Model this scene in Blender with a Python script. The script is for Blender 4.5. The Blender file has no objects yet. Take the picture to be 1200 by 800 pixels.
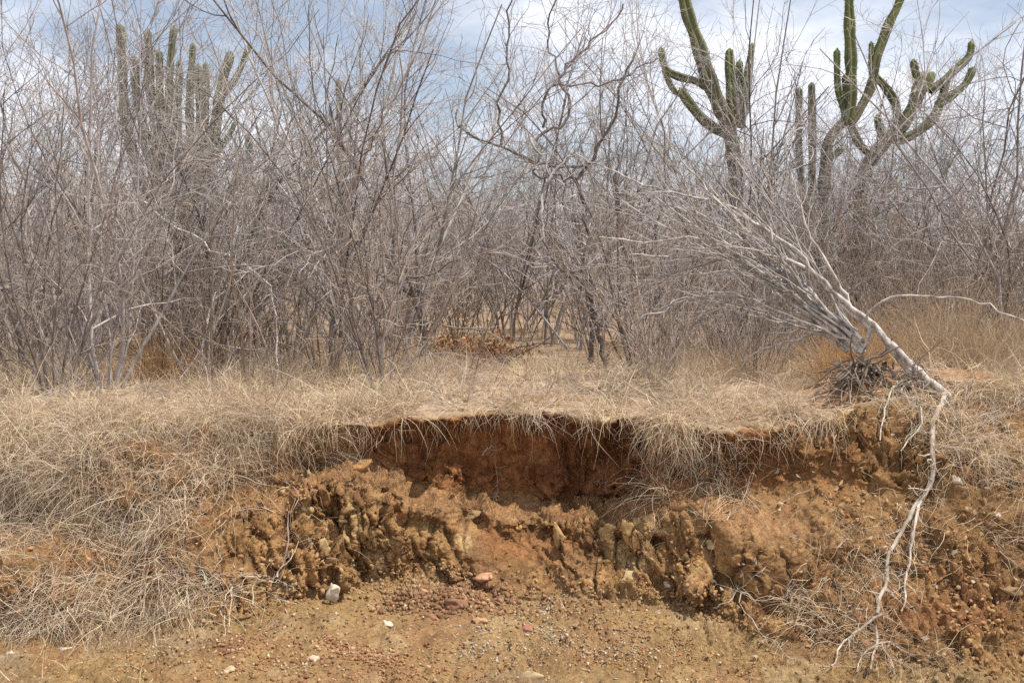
import bpy, math, random
import numpy as np

# ------------------------------------------------------------------ camera, world, sun, exposure
SC = bpy.context.scene
COL = SC.collection
F = 1178.0                      # focal length in photo pixels (photo is 1200 x 800)
CAM = np.array([0.0, 0.0, 0.78])
PITCH = math.atan(70.0 / F)
cd = bpy.data.cameras.new("camera"); cam = bpy.data.objects.new("camera", cd); COL.objects.link(cam)
cd.sensor_width = 36.0; cd.lens = 36.0 * F / 1200.0
cd.clip_start = 0.05; cd.clip_end = 2000.0
cam.location = CAM; cam.rotation_euler = (math.pi / 2 - PITCH, 0, 0)
SC.camera = cam

SUN_DIR = np.array([0.44, -0.15, 0.90]); SUN_DIR = SUN_DIR / np.linalg.norm(SUN_DIR)
EL = math.asin(SUN_DIR[2]); ROT = math.atan2(SUN_DIR[0], SUN_DIR[1])
W = bpy.data.worlds.new("World"); SC.world = W; W.use_nodes = True
nt = W.node_tree; nt.nodes.clear()
def N(nt, typ, **kw):
    n = nt.nodes.new(typ)
    for k, v in kw.items(): setattr(n, k, v)
    return n
sky = N(nt, 'ShaderNodeTexSky', sky_type='NISHITA', sun_disc=False)
sky.sun_elevation = EL; sky.sun_rotation = ROT; sky.air_density = 1.0; sky.dust_density = 0.6
tc = N(nt, 'ShaderNodeTexCoord')
mp = N(nt, 'ShaderNodeMapping'); mp.inputs['Scale'].default_value = (1.0, 1.0, 2.6); mp.inputs['Location'].default_value = (0.35, 0.1, 0.2)
nz = N(nt, 'ShaderNodeTexNoise'); nz.inputs['Scale'].default_value = 2.7; nz.inputs['Detail'].default_value = 9; nz.inputs['Roughness'].default_value = 0.56
rp = N(nt, 'ShaderNodeValToRGB')
rp.color_ramp.elements[0].position = 0.39; rp.color_ramp.elements[1].position = 0.57
rp.color_ramp.elements[0].color = (.25, .25, .25, 1)
mx = N(nt, 'ShaderNodeMix', data_type='RGBA')
bg = N(nt, 'ShaderNodeBackground'); bg.inputs['Strength'].default_value = 0.10
wo = N(nt, 'ShaderNodeOutputWorld')
nt.links.new(tc.outputs['Generated'], mp.inputs['Vector']); nt.links.new(mp.outputs['Vector'], nz.inputs['Vector'])
nt.links.new(nz.outputs['Fac'], rp.inputs['Fac']); nt.links.new(rp.outputs['Color'], mx.inputs['Factor'])
nt.links.new(sky.outputs['Color'], mx.inputs['A']); mx.inputs['B'].default_value = (8.7, 9.0, 9.8, 1)
nt.links.new(mx.outputs['Result'], bg.inputs['Color']); nt.links.new(bg.outputs['Background'], wo.inputs['Surface'])

sl = bpy.data.lights.new("sun", 'SUN'); sun = bpy.data.objects.new("sun", sl); COL.objects.link(sun)
sl.energy = 4.9; sl.angle = math.radians(0.6); sl.color = (1.0, 0.94, 0.85)
from mathutils import Vector
sun.rotation_euler = Vector(SUN_DIR).to_track_quat('Z', 'Y').to_euler()
SC.view_settings.view_transform = 'Standard'; SC.view_settings.look = 'None'
SC.view_settings.exposure = 0.28; SC.view_settings.gamma = 1.0
SC.cycles.max_bounces = 5; SC.cycles.diffuse_bounces = 3; SC.cycles.glossy_bounces = 1
SC.cycles.transparent_max_bounces = 4; SC.cycles.use_denoising = False

# ------------------------------------------------------------------ helpers
RNG = np.random.default_rng(11)
SP, CP = math.sin(PITCH), math.cos(PITCH)
def at(px, py, Y):
    """the point at distance Y (metres) seen at photo pixel px, py"""
    u = (px - 600.0) / F; v = (400.0 - py) / F
    d = np.array([u, CP + v * SP, -SP + v * CP])
    return CAM + d * (Y / d[1])
def project(P):
    q = P - CAM
    dep = q[:, 1] * CP - q[:, 2] * SP
    up = q[:, 1] * SP + q[:, 2] * CP
    return 600 + F * q[:, 0] / dep, 400 - F * up / dep, dep
def ground_y(py):
    """distance of the level ground seen at row py"""
    t = math.tan(math.atan((py - 400.0) / F) + PITCH)
    return (CAM[2] - 0.03) / t

def tag(o, label=None, cat=None, group=None, kind=None):
    if label: o['label'] = label
    if cat: o['category'] = cat
    if group: o['group'] = group
    if kind: o['kind'] = kind
    return o
def empty(name, loc=(0, 0, 0)):
    o = bpy.data.objects.new(name, None); COL.objects.link(o); o.location = loc
    o.empty_display_size = 0.1
    return o
def link(name, me, parent=None):
    o = bpy.data.objects.new(name, me); COL.objects.link(o)
    if parent: o.parent = parent
    return o
def mesh(name, V, Fc, mat, smooth=False, col=None):
    """mesh from arrays; Fc is (n,3) or (n,4) or a list of such"""
    V = np.asarray(V, dtype=np.float32)
    fl = Fc if isinstance(Fc, list) else [Fc]
    fl = [np.asarray(f, dtype=np.int32) for f in fl if len(f)]
    me = bpy.data.meshes.new(name)
    me.vertices.add(len(V)); me.vertices.foreach_set('co', V.ravel())
    loops = np.concatenate([f.ravel() for f in fl])
    tot = np.concatenate([np.full(len(f), f.shape[1], np.int32) for f in fl])
    st = np.concatenate([[0], np.cumsum(tot)[:-1]]).astype(np.int32)
    me.loops.add(len(loops)); me.loops.foreach_set('vertex_index', loops)
    me.polygons.add(len(tot)); me.polygons.foreach_set('loop_start', st)
    if smooth: me.polygons.foreach_set('use_smooth', np.ones(len(tot), bool))
    if col is not None:
        a = me.color_attributes.new('Col', 'FLOAT_COLOR', 'POINT')
        c4 = np.ones((len(V), 4), np.float32); c4[:, :3] = col
        a.data.foreach_set('color', c4.ravel())
    me.materials.append(mat)
    me.update(calc_edges=True)
    return me

# --- numpy value noise
def _h(ix, iy, iz, seed):
    h = (ix.astype(np.int64) * 374761393 + iy.astype(np.int64) * 668265263 + iz.astype(np.int64) * 2147483647 + seed * 974634777) & 0xFFFFFFFF
    h = ((h ^ (h >> 13)) * 1274126177) & 0xFFFFFFFF
    h = ((h ^ (h >> 16)) * 2246822519) & 0xFFFFFFFF
    return ((h ^ (h >> 15)) & 0xFFFF).astype(np.float32) / 32767.5 - 1.0
def noise(P, f, seed=0):
    P = np.asarray(P, np.float32) * f
    i = np.floor(P).astype(np.int64); w = P - i; w = w * w * w * (w * (w * 6 - 15) + 10)
    r = 0
    for dx in (0, 1):
        wx = w[:, 0] if dx else 1 - w[:, 0]
        for dy in (0, 1):
            wy = w[:, 1] if dy else 1 - w[:, 1]
            for dz in (0, 1):
                wz = w[:, 2] if dz else 1 - w[:, 2]
                r = r + wx * wy * wz * _h(i[:, 0] + dx, i[:, 1] + dy, i[:, 2] + dz, seed)
    return r
def fbm(P, f, o=4, seed=0, g=0.5):
    r = 0; a = 1.0
    for k in range(o):
        r = r + a * noise(P, f * (2.03 ** k), seed + k * 17); a *= g
    return r
def worley(P2, f, seed=0):
    """distance to nearest cell point and the cell's random value, 2D"""
    P = P2 * f; i = np.floor(P).astype(np.int64); fr = P - i
    best = np.full(len(P), 9.0, np.float32); val = np.zeros(len(P), np.float32); fac = np.zeros(len(P), np.float32); sec = np.full(len(P), 9.0, np.float32)
    z = np.zeros(len(P), np.int64)
    for dx in (-1, 0, 1):
        for dy in (-1, 0, 1):
            cx = i[:, 0] + dx; cy = i[:, 1] + dy
            ox = (_h(cx, cy, z, seed) + 1) * .5; oy = (_h(cx, cy, z, seed + 5) + 1) * .5
            d = np.hypot(dx + ox - fr[:, 0], dy + oy - fr[:, 1])
            m = d < best
            sec = np.where(m, best, np.minimum(sec, d))
            vv = _h(cx, cy, z, seed + 9)
            val = np.where(m, vv, val)
            fac = np.where(m, vv + 2.1 * _h(cx, cy, z, seed + 13) * (fr[:, 0] - dx - ox) + 2.1 * _h(cx, cy, z, seed + 15) * (fr[:, 1] - dy - oy), fac); best = np.where(m, d, best)
    return best, val, sec, fac
def sstep(a, b, x):
    t = np.clip((x - a) / (b - a), 0, 1); return t * t * (3 - 2 * t)

# --- tubes
def tubes(polys, k=3):
    """polys: list of (pts[n,3], rad[n]) -> verts, quads"""
    by = {}
    for p, r in polys: by.setdefault(len(p), []).append((p, r))
    Vs, Fs, off = [], [], 0
    for n, L in by.items():
        P = np.stack([p for p, r in L]).astype(np.float64); R = np.stack([r for p, r in L])
        m = len(L)
        T = np.gradient(P, axis=1); T /= np.linalg.norm(T, axis=2, keepdims=True) + 1e-9
        t0 = T.mean(axis=1); ax = np.eye(3)[np.argmin(np.abs(t0), axis=1)]
        nn = np.zeros_like(P); cur = ax
        for j in range(n):                                   # transported frame
            cur = cur - (cur * T[:, j]).sum(1, keepdims=True) * T[:, j]
            cur = cur / (np.linalg.norm(cur, axis=1, keepdims=True) + 1e-9)
            nn[:, j] = cur
        bb = np.cross(T, nn)
        a = np.arange(k) * 2 * math.pi / k
        V = P[:, :, None, :] + R[:, :, None, None] * (np.cos(a)[None, None, :, None] * nn[:, :, None, :] + np.sin(a)[None, None, :, None] * bb[:, :, None, :])
        Vs.append(V.reshape(-1, 3))
        base = off + (np.arange(m) * n * k)[:, None, None] + (np.arange(n - 1) * k)[None, :, None]
        j0 = np.arange(k)[None, None, :]; j1 = (np.arange(k) + 1) % k
        j1 = j1[None, None, :]
        Q = np.stack([base + j0, base + j1, base + k + j1, base + k + j0], axis=-1)
        Fs.append(Q.reshape(-1, 4)); off += m * n * k
    return np.concatenate(Vs), np.concatenate(Fs)
def smooth_path(pts, n):
    """Catmull-Rom through pts, n points evenly spaced"""
    P = np.asarray(pts, float)
    E = np.vstack([2 * P[0] - P[1], P, 2 * P[-1] - P[-2]])
    out = []
    for i in range(len(P) - 1):
        p0, p1, p2, p3 = E[i:i + 4]
        for t in np.linspace(0, 1, 12, endpoint=False):
            out.append(.5 * ((2 * p1) + (p2 - p0) * t + (2 * p0 - 5 * p1 + 4 * p2 - p3) * t * t + (3 * p1 - p0 - 3 * p2 + p3) * t ** 3))
    out.append(P[-1]); out = np.array(out)
    s = np.concatenate([[0], np.cumsum(np.linalg.norm(np.diff(out, axis=0), axis=1))])
    q = np.linspace(0, s[-1], n)
    return np.stack([np.interp(q, s, out[:, c]) for c in range(3)], axis=1)

# ------------------------------------------------------------------ materials
def mat_base(name, rough=0.9):
    m = bpy.data.materials.new(name); m.use_nodes = True
    b = m.node_tree.nodes['Principled BSDF']; b.inputs['Roughness'].default_value = rough
    b.inputs['Specular IOR Level'].default_value = 0.15
    return m, m.node_tree, b
def bark(name, c1, c2, scale=14, rnd=0.35, stretch=(1, 1, .3), bump=0.35):
    m, t, b = mat_base(name, 0.85)
    tc = N(t, 'ShaderNodeTexCoord'); mp = N(t, 'ShaderNodeMapping'); mp.inputs['Scale'].default_value = stretch
    nz = N(t, 'ShaderNodeTexNoise'); nz.inputs['Scale'].default_value = scale; nz.inputs['Detail'].default_value = 5
    rp = N(t, 'ShaderNodeValToRGB'); rp.color_ramp.elements[0].position = .34; rp.color_ramp.elements[1].position = .66
    rp.color_ramp.elements[0].color = (*c1, 1); rp.color_ramp.elements[1].color = (*c2, 1)
    oi = N(t, 'ShaderNodeObjectInfo'); mr = N(t, 'ShaderNodeMapRange'); mr.inputs[3].default_value = 1 - rnd; mr.inputs[4].default_value = 1 + rnd
    mu = N(t, 'ShaderNodeMix', data_type='RGBA', blend_type='MULTIPLY'); mu.inputs['Factor'].default_value = 1
    t.links.new(tc.outputs['Object'], mp.inputs['Vector']); t.links.new(mp.outputs['Vector'], nz.inputs['Vector'])
    t.links.new(nz.outputs['Fac'], rp.inputs['Fac']); t.links.new(oi.outputs['Random'], mr.inputs['Value'])
    t.links.new(rp.outputs['Color'], mu.inputs['A']); t.links.new(mr.outputs['Result'], mu.inputs['B'])
    t.links.new(mu.outputs['Result'], b.inputs['Base Color'])
    if bump:
        n2 = N(t, 'ShaderNodeTexNoise'); n2.inputs['Scale'].default_value = scale * 5; n2.inputs['Detail'].default_value = 3
        bp = N(t, 'ShaderNodeBump'); bp.inputs['Strength'].default_value = bump; bp.inputs['Distance'].default_value = 0.004
        t.links.new(mp.outputs['Vector'], n2.inputs['Vector']); t.links.new(n2.outputs['Fac'], bp.inputs['Height']); t.links.new(bp.outputs['Normal'], b.inputs['Normal'])
    return m
M = {}
M['grey'] = bark('grey_bark', (.235, .207, .20), (.45, .41, .395))
M['pale'] = bark('pale_bark', (.31, .285, .26), (.52, .485, .455))
M['dark'] = bark('dark_bark', (.07, .057, .052), (.16, .13, .118))
M['dusk'] = bark('dusky_bark', (.12, .10, .09), (.26, .22, .20))
M['brown'] = bark('brown_bark', (.19, .145, .115), (.34, .27, .22))
M['twig'] = bark('twig_bark', (.25, .228, .222), (.43, .40, .39), bump=0)
M['twig_pale'] = bark('pale_twig_bark', (.36, .325, .305), (.58, .54, .515), bump=0)
M['twig_brown'] = bark('brown_twig_bark', (.245, .19, .15), (.41, .335, .27), bump=0)
M['fallen'] = bark('weathered_bark', (.19, .165, .145), (.54, .50, .455), scale=26, rnd=.3)
M['root'] = bark('dry_root', (.27, .205, .15), (.57, .50, .43), scale=22, rnd=.15)

def col_mat(name, rough=0.9, fine=60, amount=0.35, bump=0.0, bscale=90, bdist=0.01, transl=0.0):
    m, t, b = mat_base(name, rough)
    at_ = N(t, 'ShaderNodeVertexColor'); at_.layer_name = 'Col'
    tc = N(t, 'ShaderNodeTexCoord'); nz = N(t, 'ShaderNodeTexNoise'); nz.inputs['Scale'].default_value = fine; nz.inputs['Detail'].default_value = 6
    nz.inputs['Roughness'].default_value = .65
    mr = N(t, 'ShaderNodeMapRange'); mr.inputs[1].default_value = .3; mr.inputs[2].default_value = .7
    mr.inputs[3].default_value = 1 - amount; mr.inputs[4].default_value = 1 + amount
    mu = N(t, 'ShaderNodeMix', data_type='RGBA', blend_type='MULTIPLY'); mu.inputs['Factor'].default_value = 1
    t.links.new(tc.outputs['Object'], nz.inputs['Vector']); t.links.new(nz.outputs['Fac'], mr.inputs['Value'])
    t.links.new(at_.outputs['Color'], mu.inputs['A']); t.links.new(mr.outputs['Result'], mu.inputs['B'])
    t.links.new(mu.outputs['Result'], b.inputs['Base Color'])
    if bump:
        n2 = N(t, 'ShaderNodeTexNoise'); n2.inputs['Scale'].default_value = bscale; n2.inputs['Detail'].default_value = 8; n2.inputs['Roughness'].default_value = .7
        bp = N(t, 'ShaderNodeBump'); bp.inputs['Strength'].default_value = bump; bp.inputs['Distance'].default_value = bdist
        t.links.new(tc.outputs['Object'], n2.inputs['Vector']); t.links.new(n2.outputs['Fac'], bp.inputs['Height']); t.links.new(bp.outputs['Normal'], b.inputs['Normal'])
    if transl:
        tr = N(t, 'ShaderNodeBsdfTranslucent'); ms = N(t, 'ShaderNodeMixShader'); ms.inputs[0].default_value = transl
        t.links.new(mu.outputs['Result'], tr.inputs['Color']); t.links.new(b.outputs[0], ms.inputs[1]); t.links.new(tr.outputs[0], ms.inputs[2])
        t.links.new(ms.outputs[0], t.nodes['Material Output'].inputs['Surface'])
    return m
M['earth'] = col_mat('bank_earth', .95, fine=55, amount=.42, bump=1.0, bscale=95, bdist=.016)
M['straw'] = col_mat('dry_straw', .8, fine=9, amount=.15, transl=.25)
M['gravel'] = col_mat('gravel_stone', .9, fine=80, amount=.2, bump=.4, bscale=160, bdist=.003)
M['leaf'] = col_mat('dead_leaf', .8, fine=40, amount=.25, transl=.2)

# ------------------------------------------------------------------ earth bank: one parametric sheet, road to plateau
# columns: photo column at 5.2 m -> world x; rows: (photo row, distance) of toe, lower face, ledge front, ledge back, wall top, lip
COLS = [
 (-900, [(748,4.50),(690,4.62),(640,4.75),(600,4.92),(550,5.03),(505,5.28)]),
 (-60,  [(748,4.53),(690,4.65),(640,4.78),(600,4.95),(550,5.05),(505,5.30)]),
 (80,   [(746,4.53),(700,4.60),(650,4.70),(610,4.95),(556,5.03),(506,5.30)]),
 (180,  [(738,4.60),(690,4.72),(630,4.85),(600,5.00),(560,5.08),(500,5.35)]),
 (310,  [(715,4.88),(665,5.02),(600,5.17),(575,5.28),(545,5.36),(500,5.44)]),
 (400,  [(692,5.20),(635,5.29),(560,5.39),(530,5.47),(512,5.56),(493,5.53)]),
 (480,  [(690,5.24),(640,5.36),(592,5.48),(562,5.66),(500,5.74),(486,5.64)]),
 (600,  [(694,5.23),(650,5.40),(610,5.54),(582,5.80),(500,5.85),(486,5.71)]),
 (740,  [(700,5.15),(650,5.30),(606,5.48),(589,5.77),(505,5.82),(490,5.67)]),
 (800,  [(722,4.93),(662,5.12),(604,5.24),(572,5.48),(520,5.64),(500,5.46)]),
 (870,  [(748,4.60),(690,4.92),(632,5.02),(570,5.38),(527,5.46),(505,5.28)]),
 (960,  [(770,4.32),(700,4.62),(630,4.90),(568,5.20),(522,5.30),(492,5.36)]),
 (1080, [(800,4.00),(720,4.42),(640,4.75),(580,4.97),(530,5.17),(474,5.52)]),
 (1200, [(830,3.80),(740,4.22),(650,4.62),(590,4.86),(530,5.12),(470,5.52)]),
 (2100, [(830,3.80),(740,4.20),(650,4.60),(590,4.86),(530,5.12),(470,5.52)]),
]
cx = np.array([(c[0] - 600) / F * 5.2 for c in COLS])
ctrl = []
for px, rows in COLS:
    yz = []
    toeY, toeZ = at(600, *rows[0])[1:]
    yz += [(-9.0, -1.05), (1.6, -1.02), (min(toeY - .75, 3.4), -.965), (toeY - .30, toeZ - .045)]
    yz += [tuple(at(600, py, Y)[1:]) for py, Y in rows]
    ly, lz = yz[-1]
    yz += [(ly + .30, lz + .03), (7.2, .04), (9.4, .0)]
    ctrl.append(yz)
ctrl = np.array(ctrl)                                   # columns x 13 rows x 2
ROWT = np.array([0, 1, 2, 3, 4, 5, 6, 7, 8, 9, 10, 11, 12], float)   # toe=4 lower=5 ledgefront=6 ledgeback=7 walltop=8 lip=9
dens = [10, 30, 74, 28, 46, 42, 46, 44, 30, 32, 44, 26]
tt = np.concatenate([np.linspace(i, i + 1, n, endpoint=False) for i, n in enumerate(dens)] + [[12.0]])
xs = np.concatenate([np.linspace(-10, -3.3, 50, endpoint=False), np.linspace(-3.3, 3.3, 920), np.linspace(3.3, 10, 51)[1:]])
def hermite(x, xp, fp):
    """smooth monotone-ish interpolation of fp (k, ...) over xp"""
    d = np.diff(fp, axis=0) / np.diff(xp)[(slice(None),) + (None,) * (fp.ndim - 1)]
    m = np.concatenate([d[:1], (d[:-1] + d[1:]) / 2, d[-1:]])
    lim = 2.2 * np.minimum(np.abs(np.concatenate([d[:1], d])), np.abs(np.concatenate([d, d[-1:]])))
    m = np.clip(m, -lim, lim)
    i = np.clip(np.searchsorted(xp, x) - 1, 0, len(xp) - 2)
    h = (xp[i + 1] - xp[i]); t = (x - xp[i]) / h
    sh = (slice(None),) + (None,) * (fp.ndim - 1)
    t = t[sh]; h = h[sh]
    return (2*t**3-3*t**2+1)*fp[i] + (t**3-2*t**2+t)*h*m[i] + (-2*t**3+3*t**2)*fp[i+1] + (t**3-t**2)*h*m[i+1]
A = hermite(xs, cx, ctrl)                               # nx, 13, 2
B = hermite(tt, ROWT, np.swapaxes(A, 0, 1))             # nt, nx, 2
nt_, nx_ = B.shape[:2]
G = np.zeros((nt_, nx_, 3)); G[..., 0] = xs[None, :]; G[..., 1:] = B
T_ = np.repeat(tt[:, None], nx_, 1)
# irregular plan: wobble the face in and out and the lip up and down, before normals
X_ = G[..., 0]
q = np.stack([X_.ravel(), T_.ravel() * .35, np.zeros(X_.size)], 1)
facew = (sstep(3.4, 4.2, T_) * (1 - sstep(9.4, 10.6, T_))).ravel()
G[..., 1] += (facew * (.085 * fbm(q, 2.1, 4, 3))).reshape(X_.shape)
lipw = np.exp(-((T_ - 9) / .55) ** 2)
q1 = np.stack([xs, np.zeros(nx_), np.zeros(nx_)], 1)
G[..., 1] += lipw * (.07 * fbm(q1, 5.5, 4, 31))[None, :]
G[..., 2] += lipw * (.022 * fbm(q1, 4.0, 3, 37))[None, :]
def grid_normals(G):
    du = np.gradient(G, axis=1); dv = np.gradient(G, axis=0)
    n = np.cross(du, dv); return n / (np.linalg.norm(n, axis=2, keepdims=True) + 1e-9)
Nn = grid_normals(G)
P = G.reshape(-1, 3); T1 = T_.ravel(); X1 = P[:, 0]
arc = np.cumsum(np.concatenate([np.zeros((1, nx_)), np.linalg.norm(np.diff(G, axis=0), axis=2)]), axis=0).ravel()
S2 = np.stack([X1, arc], 1)
floorm = 1 - sstep(3.6, 4.4, T1)
lower = sstep(3.9, 4.4, T1) * (1 - sstep(5.7, 6.3, T1))
ledge = sstep(5.7, 6.2, T1) * (1 - sstep(6.7, 7.1, T1))
upper = sstep(6.8, 7.2, T1) * (1 - sstep(8.7, 9.1, T1))
plat = sstep(8.9, 9.3, T1)
centre = sstep(-1.45, -1.0, X1) * (1 - sstep(.75, 1.2, X1))      # the recess
rightm = sstep(1.2, 1.7, X1); leftm = 1 - sstep(-1.75, -1.2, X1)
wall = np.clip(lower + ledge + upper, 0, 1)
# relief
disp = .014 * fbm(P, 3.0, 3, 5)
disp += floorm * sstep(2.2, 3.0, T1) * .022 * fbm(P, 4.5, 4, 47)
disp += floorm * (.012 * fbm(P, 9, 3, 41) + .005 * fbm(P, 40, 2, 43))
wp = .035 * np.stack([fbm(P, 6, 3, 81), fbm(P, 6, 3, 82)], 1)
lz_ = sstep(4.0, 4.5, T1) * (1 - sstep(6.0, 6.6, T1))
SA = np.stack([X1 + .12 * arc, arc * .40], 1) + wp * (1 - .4 * lz_)[:, None]
w1, v1, s1, f1 = worley(SA, 8.5, 3)
w2, v2, s2, f2 = worley(SA * np.array([[1, 1.25]]) + wp * .3, 21, 7)
w3, v3, s3, f3 = worley(S2, 52, 9)
w4, v4, s4, f4 = worley(S2, 105, 19)
chute = np.exp(-((X1 + .10 + .25 * (T1 - 5) * .3) / .20) ** 2) + .75 * np.exp(-((X1 + .52) / .13) ** 2)
soft = 1 - .72 * np.clip(chute, 0, 1) * lower
rough_zone = soft * wall * (.30 + .70 * sstep(-.3, .5, fbm(P, 2.2, 3, 61)))
disp += rough_zone * (.032 * f1 + .018 * f2 + .0075 * f3 + .0034 * f4) * (1 + .05 * upper) * (1 - .3 * ledge)
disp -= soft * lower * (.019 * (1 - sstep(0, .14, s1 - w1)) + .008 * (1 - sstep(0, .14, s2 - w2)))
crumb = sstep(-.35, .35, fbm(P, 3.1, 3, 63))
disp += floorm * (.006 * f2 + .0052 * f3 + .0038 * f4) * crumb
disp += wall * (1 - .7 * lower) * (.020 * fbm(P, 7, 4, 71) + .004 * fbm(P, 45, 2, 73))
disp += upper * .012 * fbm(np.stack([X1, P[:, 2] * 3.0, P[:, 1]], 1), 6, 3, 77)
# fractured columns of the lower face
tilt = X1 + .22 * (arc - arc.mean()) + .03 * noise(P, 6, 91)
cp = np.stack([tilt, arc * .22, np.zeros(len(P))], 1)
rid = np.abs(noise(cp, 11, 93)) + .5 * np.abs(noise(cp, 23, 95))
colz = lower * (.25 + .75 * centre) * sstep(-.35, .25, noise(np.stack([X1, X1 * 0, X1 * 0], 1), 2.3, 97) + .25)
disp += colz * (.115 * (np.minimum(rid, .55) - .3))
# gullied hollows of the side slopes
sl_ = sstep(3.9, 4.4, T1) * (1 - sstep(8.2, 9.0, T1)) * np.maximum(rightm, leftm)
disp += sl_ * (.040 * fbm(P, 3.6, 4, 101) + .016 * fbm(P, 15, 3, 105))
disp += floorm * .004 * v2
disp += plat * .012 * fbm(P, 6, 3, 111)
def pit(px, py, Y, rx, ry, dep):
    p = at(px, py, Y)
    return dep * np.exp(-((P[:, 0] - p[0]) / rx) ** 2 - ((P[:, 1] - p[1]) / ry) ** 2)
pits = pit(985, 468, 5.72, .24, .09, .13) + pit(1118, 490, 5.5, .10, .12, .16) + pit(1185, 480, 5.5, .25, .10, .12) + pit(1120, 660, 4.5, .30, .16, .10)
humps = pit(525, 705, 5.12, .26, .10, .055) + pit(1010, 450, 6.0, .34, .22, .13) + pit(1090, 455, 5.9, .25, .15, .08) + pit(1150, 462, 5.8, .25, .12, .09)
fade = (1 - sstep(11.3, 11.95, T1)) * sstep(.2, 1.0, T1)
P = P + (disp * fade)[:, None] * Nn.reshape(-1, 3)
P[:, 2] += humps - pits
G = P.reshape(nt_, nx_, 3); Nn = grid_normals(G); NF = Nn.reshape(-1, 3)
# colours of the strata
def mixc(c, k, w): return c * (1 - w[:, None]) + np.array(k)[None, :] * w[:, None]
n1 = fbm(P, 1.7, 4, 201); n2_ = fbm(P, 6, 4, 203); n3 = fbm(P, 18, 3, 207); n4 = fbm(P, 2.9, 3, 209)
c = np.tile(np.array([[.325, .198, .086]]), (len(P), 1))                         # tan ochre floor
c = mixc(c, (.31, .215, .125), sstep(.05, .55, n1) * floorm * .9)                # greyer patches
c = mixc(c, (.29, .145, .07), sstep(.15, .7, n4) * floorm * .5)                  # red patches
c = mixc(c, (.20, .105, .048), sstep(.25, .75, n2_ + .5 * n3) * floorm * .55)
c = mixc(c, (.42, .285, .15), sstep(.2, .7, fbm(P, 3.3, 3, 211)) * floorm * .6)
c = mixc(c, (.40, .215, .085), lower)
c = mixc(c, (.50, .325, .155), lower * centre * sstep(.0, .4, n2_) * .8)        # yellow clay columns
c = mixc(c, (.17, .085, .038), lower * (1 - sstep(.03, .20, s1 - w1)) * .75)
c = mixc(c, (.21, .095, .040), lower * sstep(.05, .6, n4 + .3 * n2_) * .75)
c = mixc(c, (.37, .195, .088), ledge)
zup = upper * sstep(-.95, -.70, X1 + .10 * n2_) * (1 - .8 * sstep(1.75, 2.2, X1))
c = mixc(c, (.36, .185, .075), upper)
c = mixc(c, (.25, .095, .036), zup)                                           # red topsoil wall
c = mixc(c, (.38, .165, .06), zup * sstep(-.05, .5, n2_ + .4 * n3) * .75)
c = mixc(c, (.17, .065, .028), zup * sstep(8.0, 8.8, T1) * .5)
side = np.maximum(rightm, leftm * .9) * sstep(3.9, 4.6, T1) * (1 - plat)
c = mixc(c, (.305, .165, .066), side * .85)
c = mixc(c, (.185, .088, .036), side * sstep(.0, .6, n1 + .4 * n3) * .8)
c = mixc(c, (.36, .15, .05), sstep(.3, .8, n4 - .1 * n2_) * wall * .4)        # orange stains
c = mixc(c, (.43, .315, .215), plat)
c = mixc(c, (.27, .18, .105), plat * sstep(-.1, .5, n2_) * .85)
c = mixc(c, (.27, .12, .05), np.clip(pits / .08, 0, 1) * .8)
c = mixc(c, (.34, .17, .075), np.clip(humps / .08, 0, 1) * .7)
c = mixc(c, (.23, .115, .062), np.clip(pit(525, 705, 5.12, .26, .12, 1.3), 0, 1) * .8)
nopit = np.clip(1 - pits / .05, 0, 1) * np.clip(1 - .8 * humps / .08, 0, 1)
c = c * (1 + .16 * np.clip(n3, -1, 1) + .10 * v2 * wall + .06 * v3)[:, None]
lum = c @ np.array([.3, .5, .2]); c = lum[:, None] + (c - lum[:, None]) * np.where(T1 > 9.2, 1.0, .91)[:, None]
c *= np.where(T1[:, None] > 9.2, 1.0, np.array([[.94, .95, .885]]) * (1 + .08 * floorm[:, None]))
c = np.clip(c, .02, .8)
ii = np.arange(nt_ * nx_).reshape(nt_, nx_)
quads = np.stack([ii[:-1, :-1], ii[:-1, 1:], ii[1:, 1:], ii[1:, :-1]], -1).reshape(-1, 4)
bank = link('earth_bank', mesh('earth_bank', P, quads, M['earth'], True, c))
tag(bank, 'eroded red and ochre earth bank cut beside the dirt road', None, None, 'structure')
PU, PV, PD = project(P)
okv = (T1 > 1.2) & (PD > .5)
def surf(px, py, lift=0.0):
    """index of the visible bank vertex at a photo pixel"""
    d2 = np.where(okv, (PU - px) ** 2 + (PV - py) ** 2, 1e9)
    near = np.where(d2 < 40)[0]
    if len(near) == 0: return int(np.argmin(d2))
    m = PD[near].min()
    near = near[PD[near] < m + .06]
    return int(near[np.argmin(d2[near])])
def spt(px, py): return P[surf(px, py)].copy()
def height(x, y):
    """bank surface height at plan x, y (y > lip)"""
    if y > 9.3: return 0.0
    j = int(np.clip(np.searchsorted(xs, x), 0, nx_ - 1))
    i0 = int(np.searchsorted(tt, 9.0))
    i = i0 + int(np.argmin(np.abs(G[i0:, j, 1] - y)))
    return float(G[i, j, 2])

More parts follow.
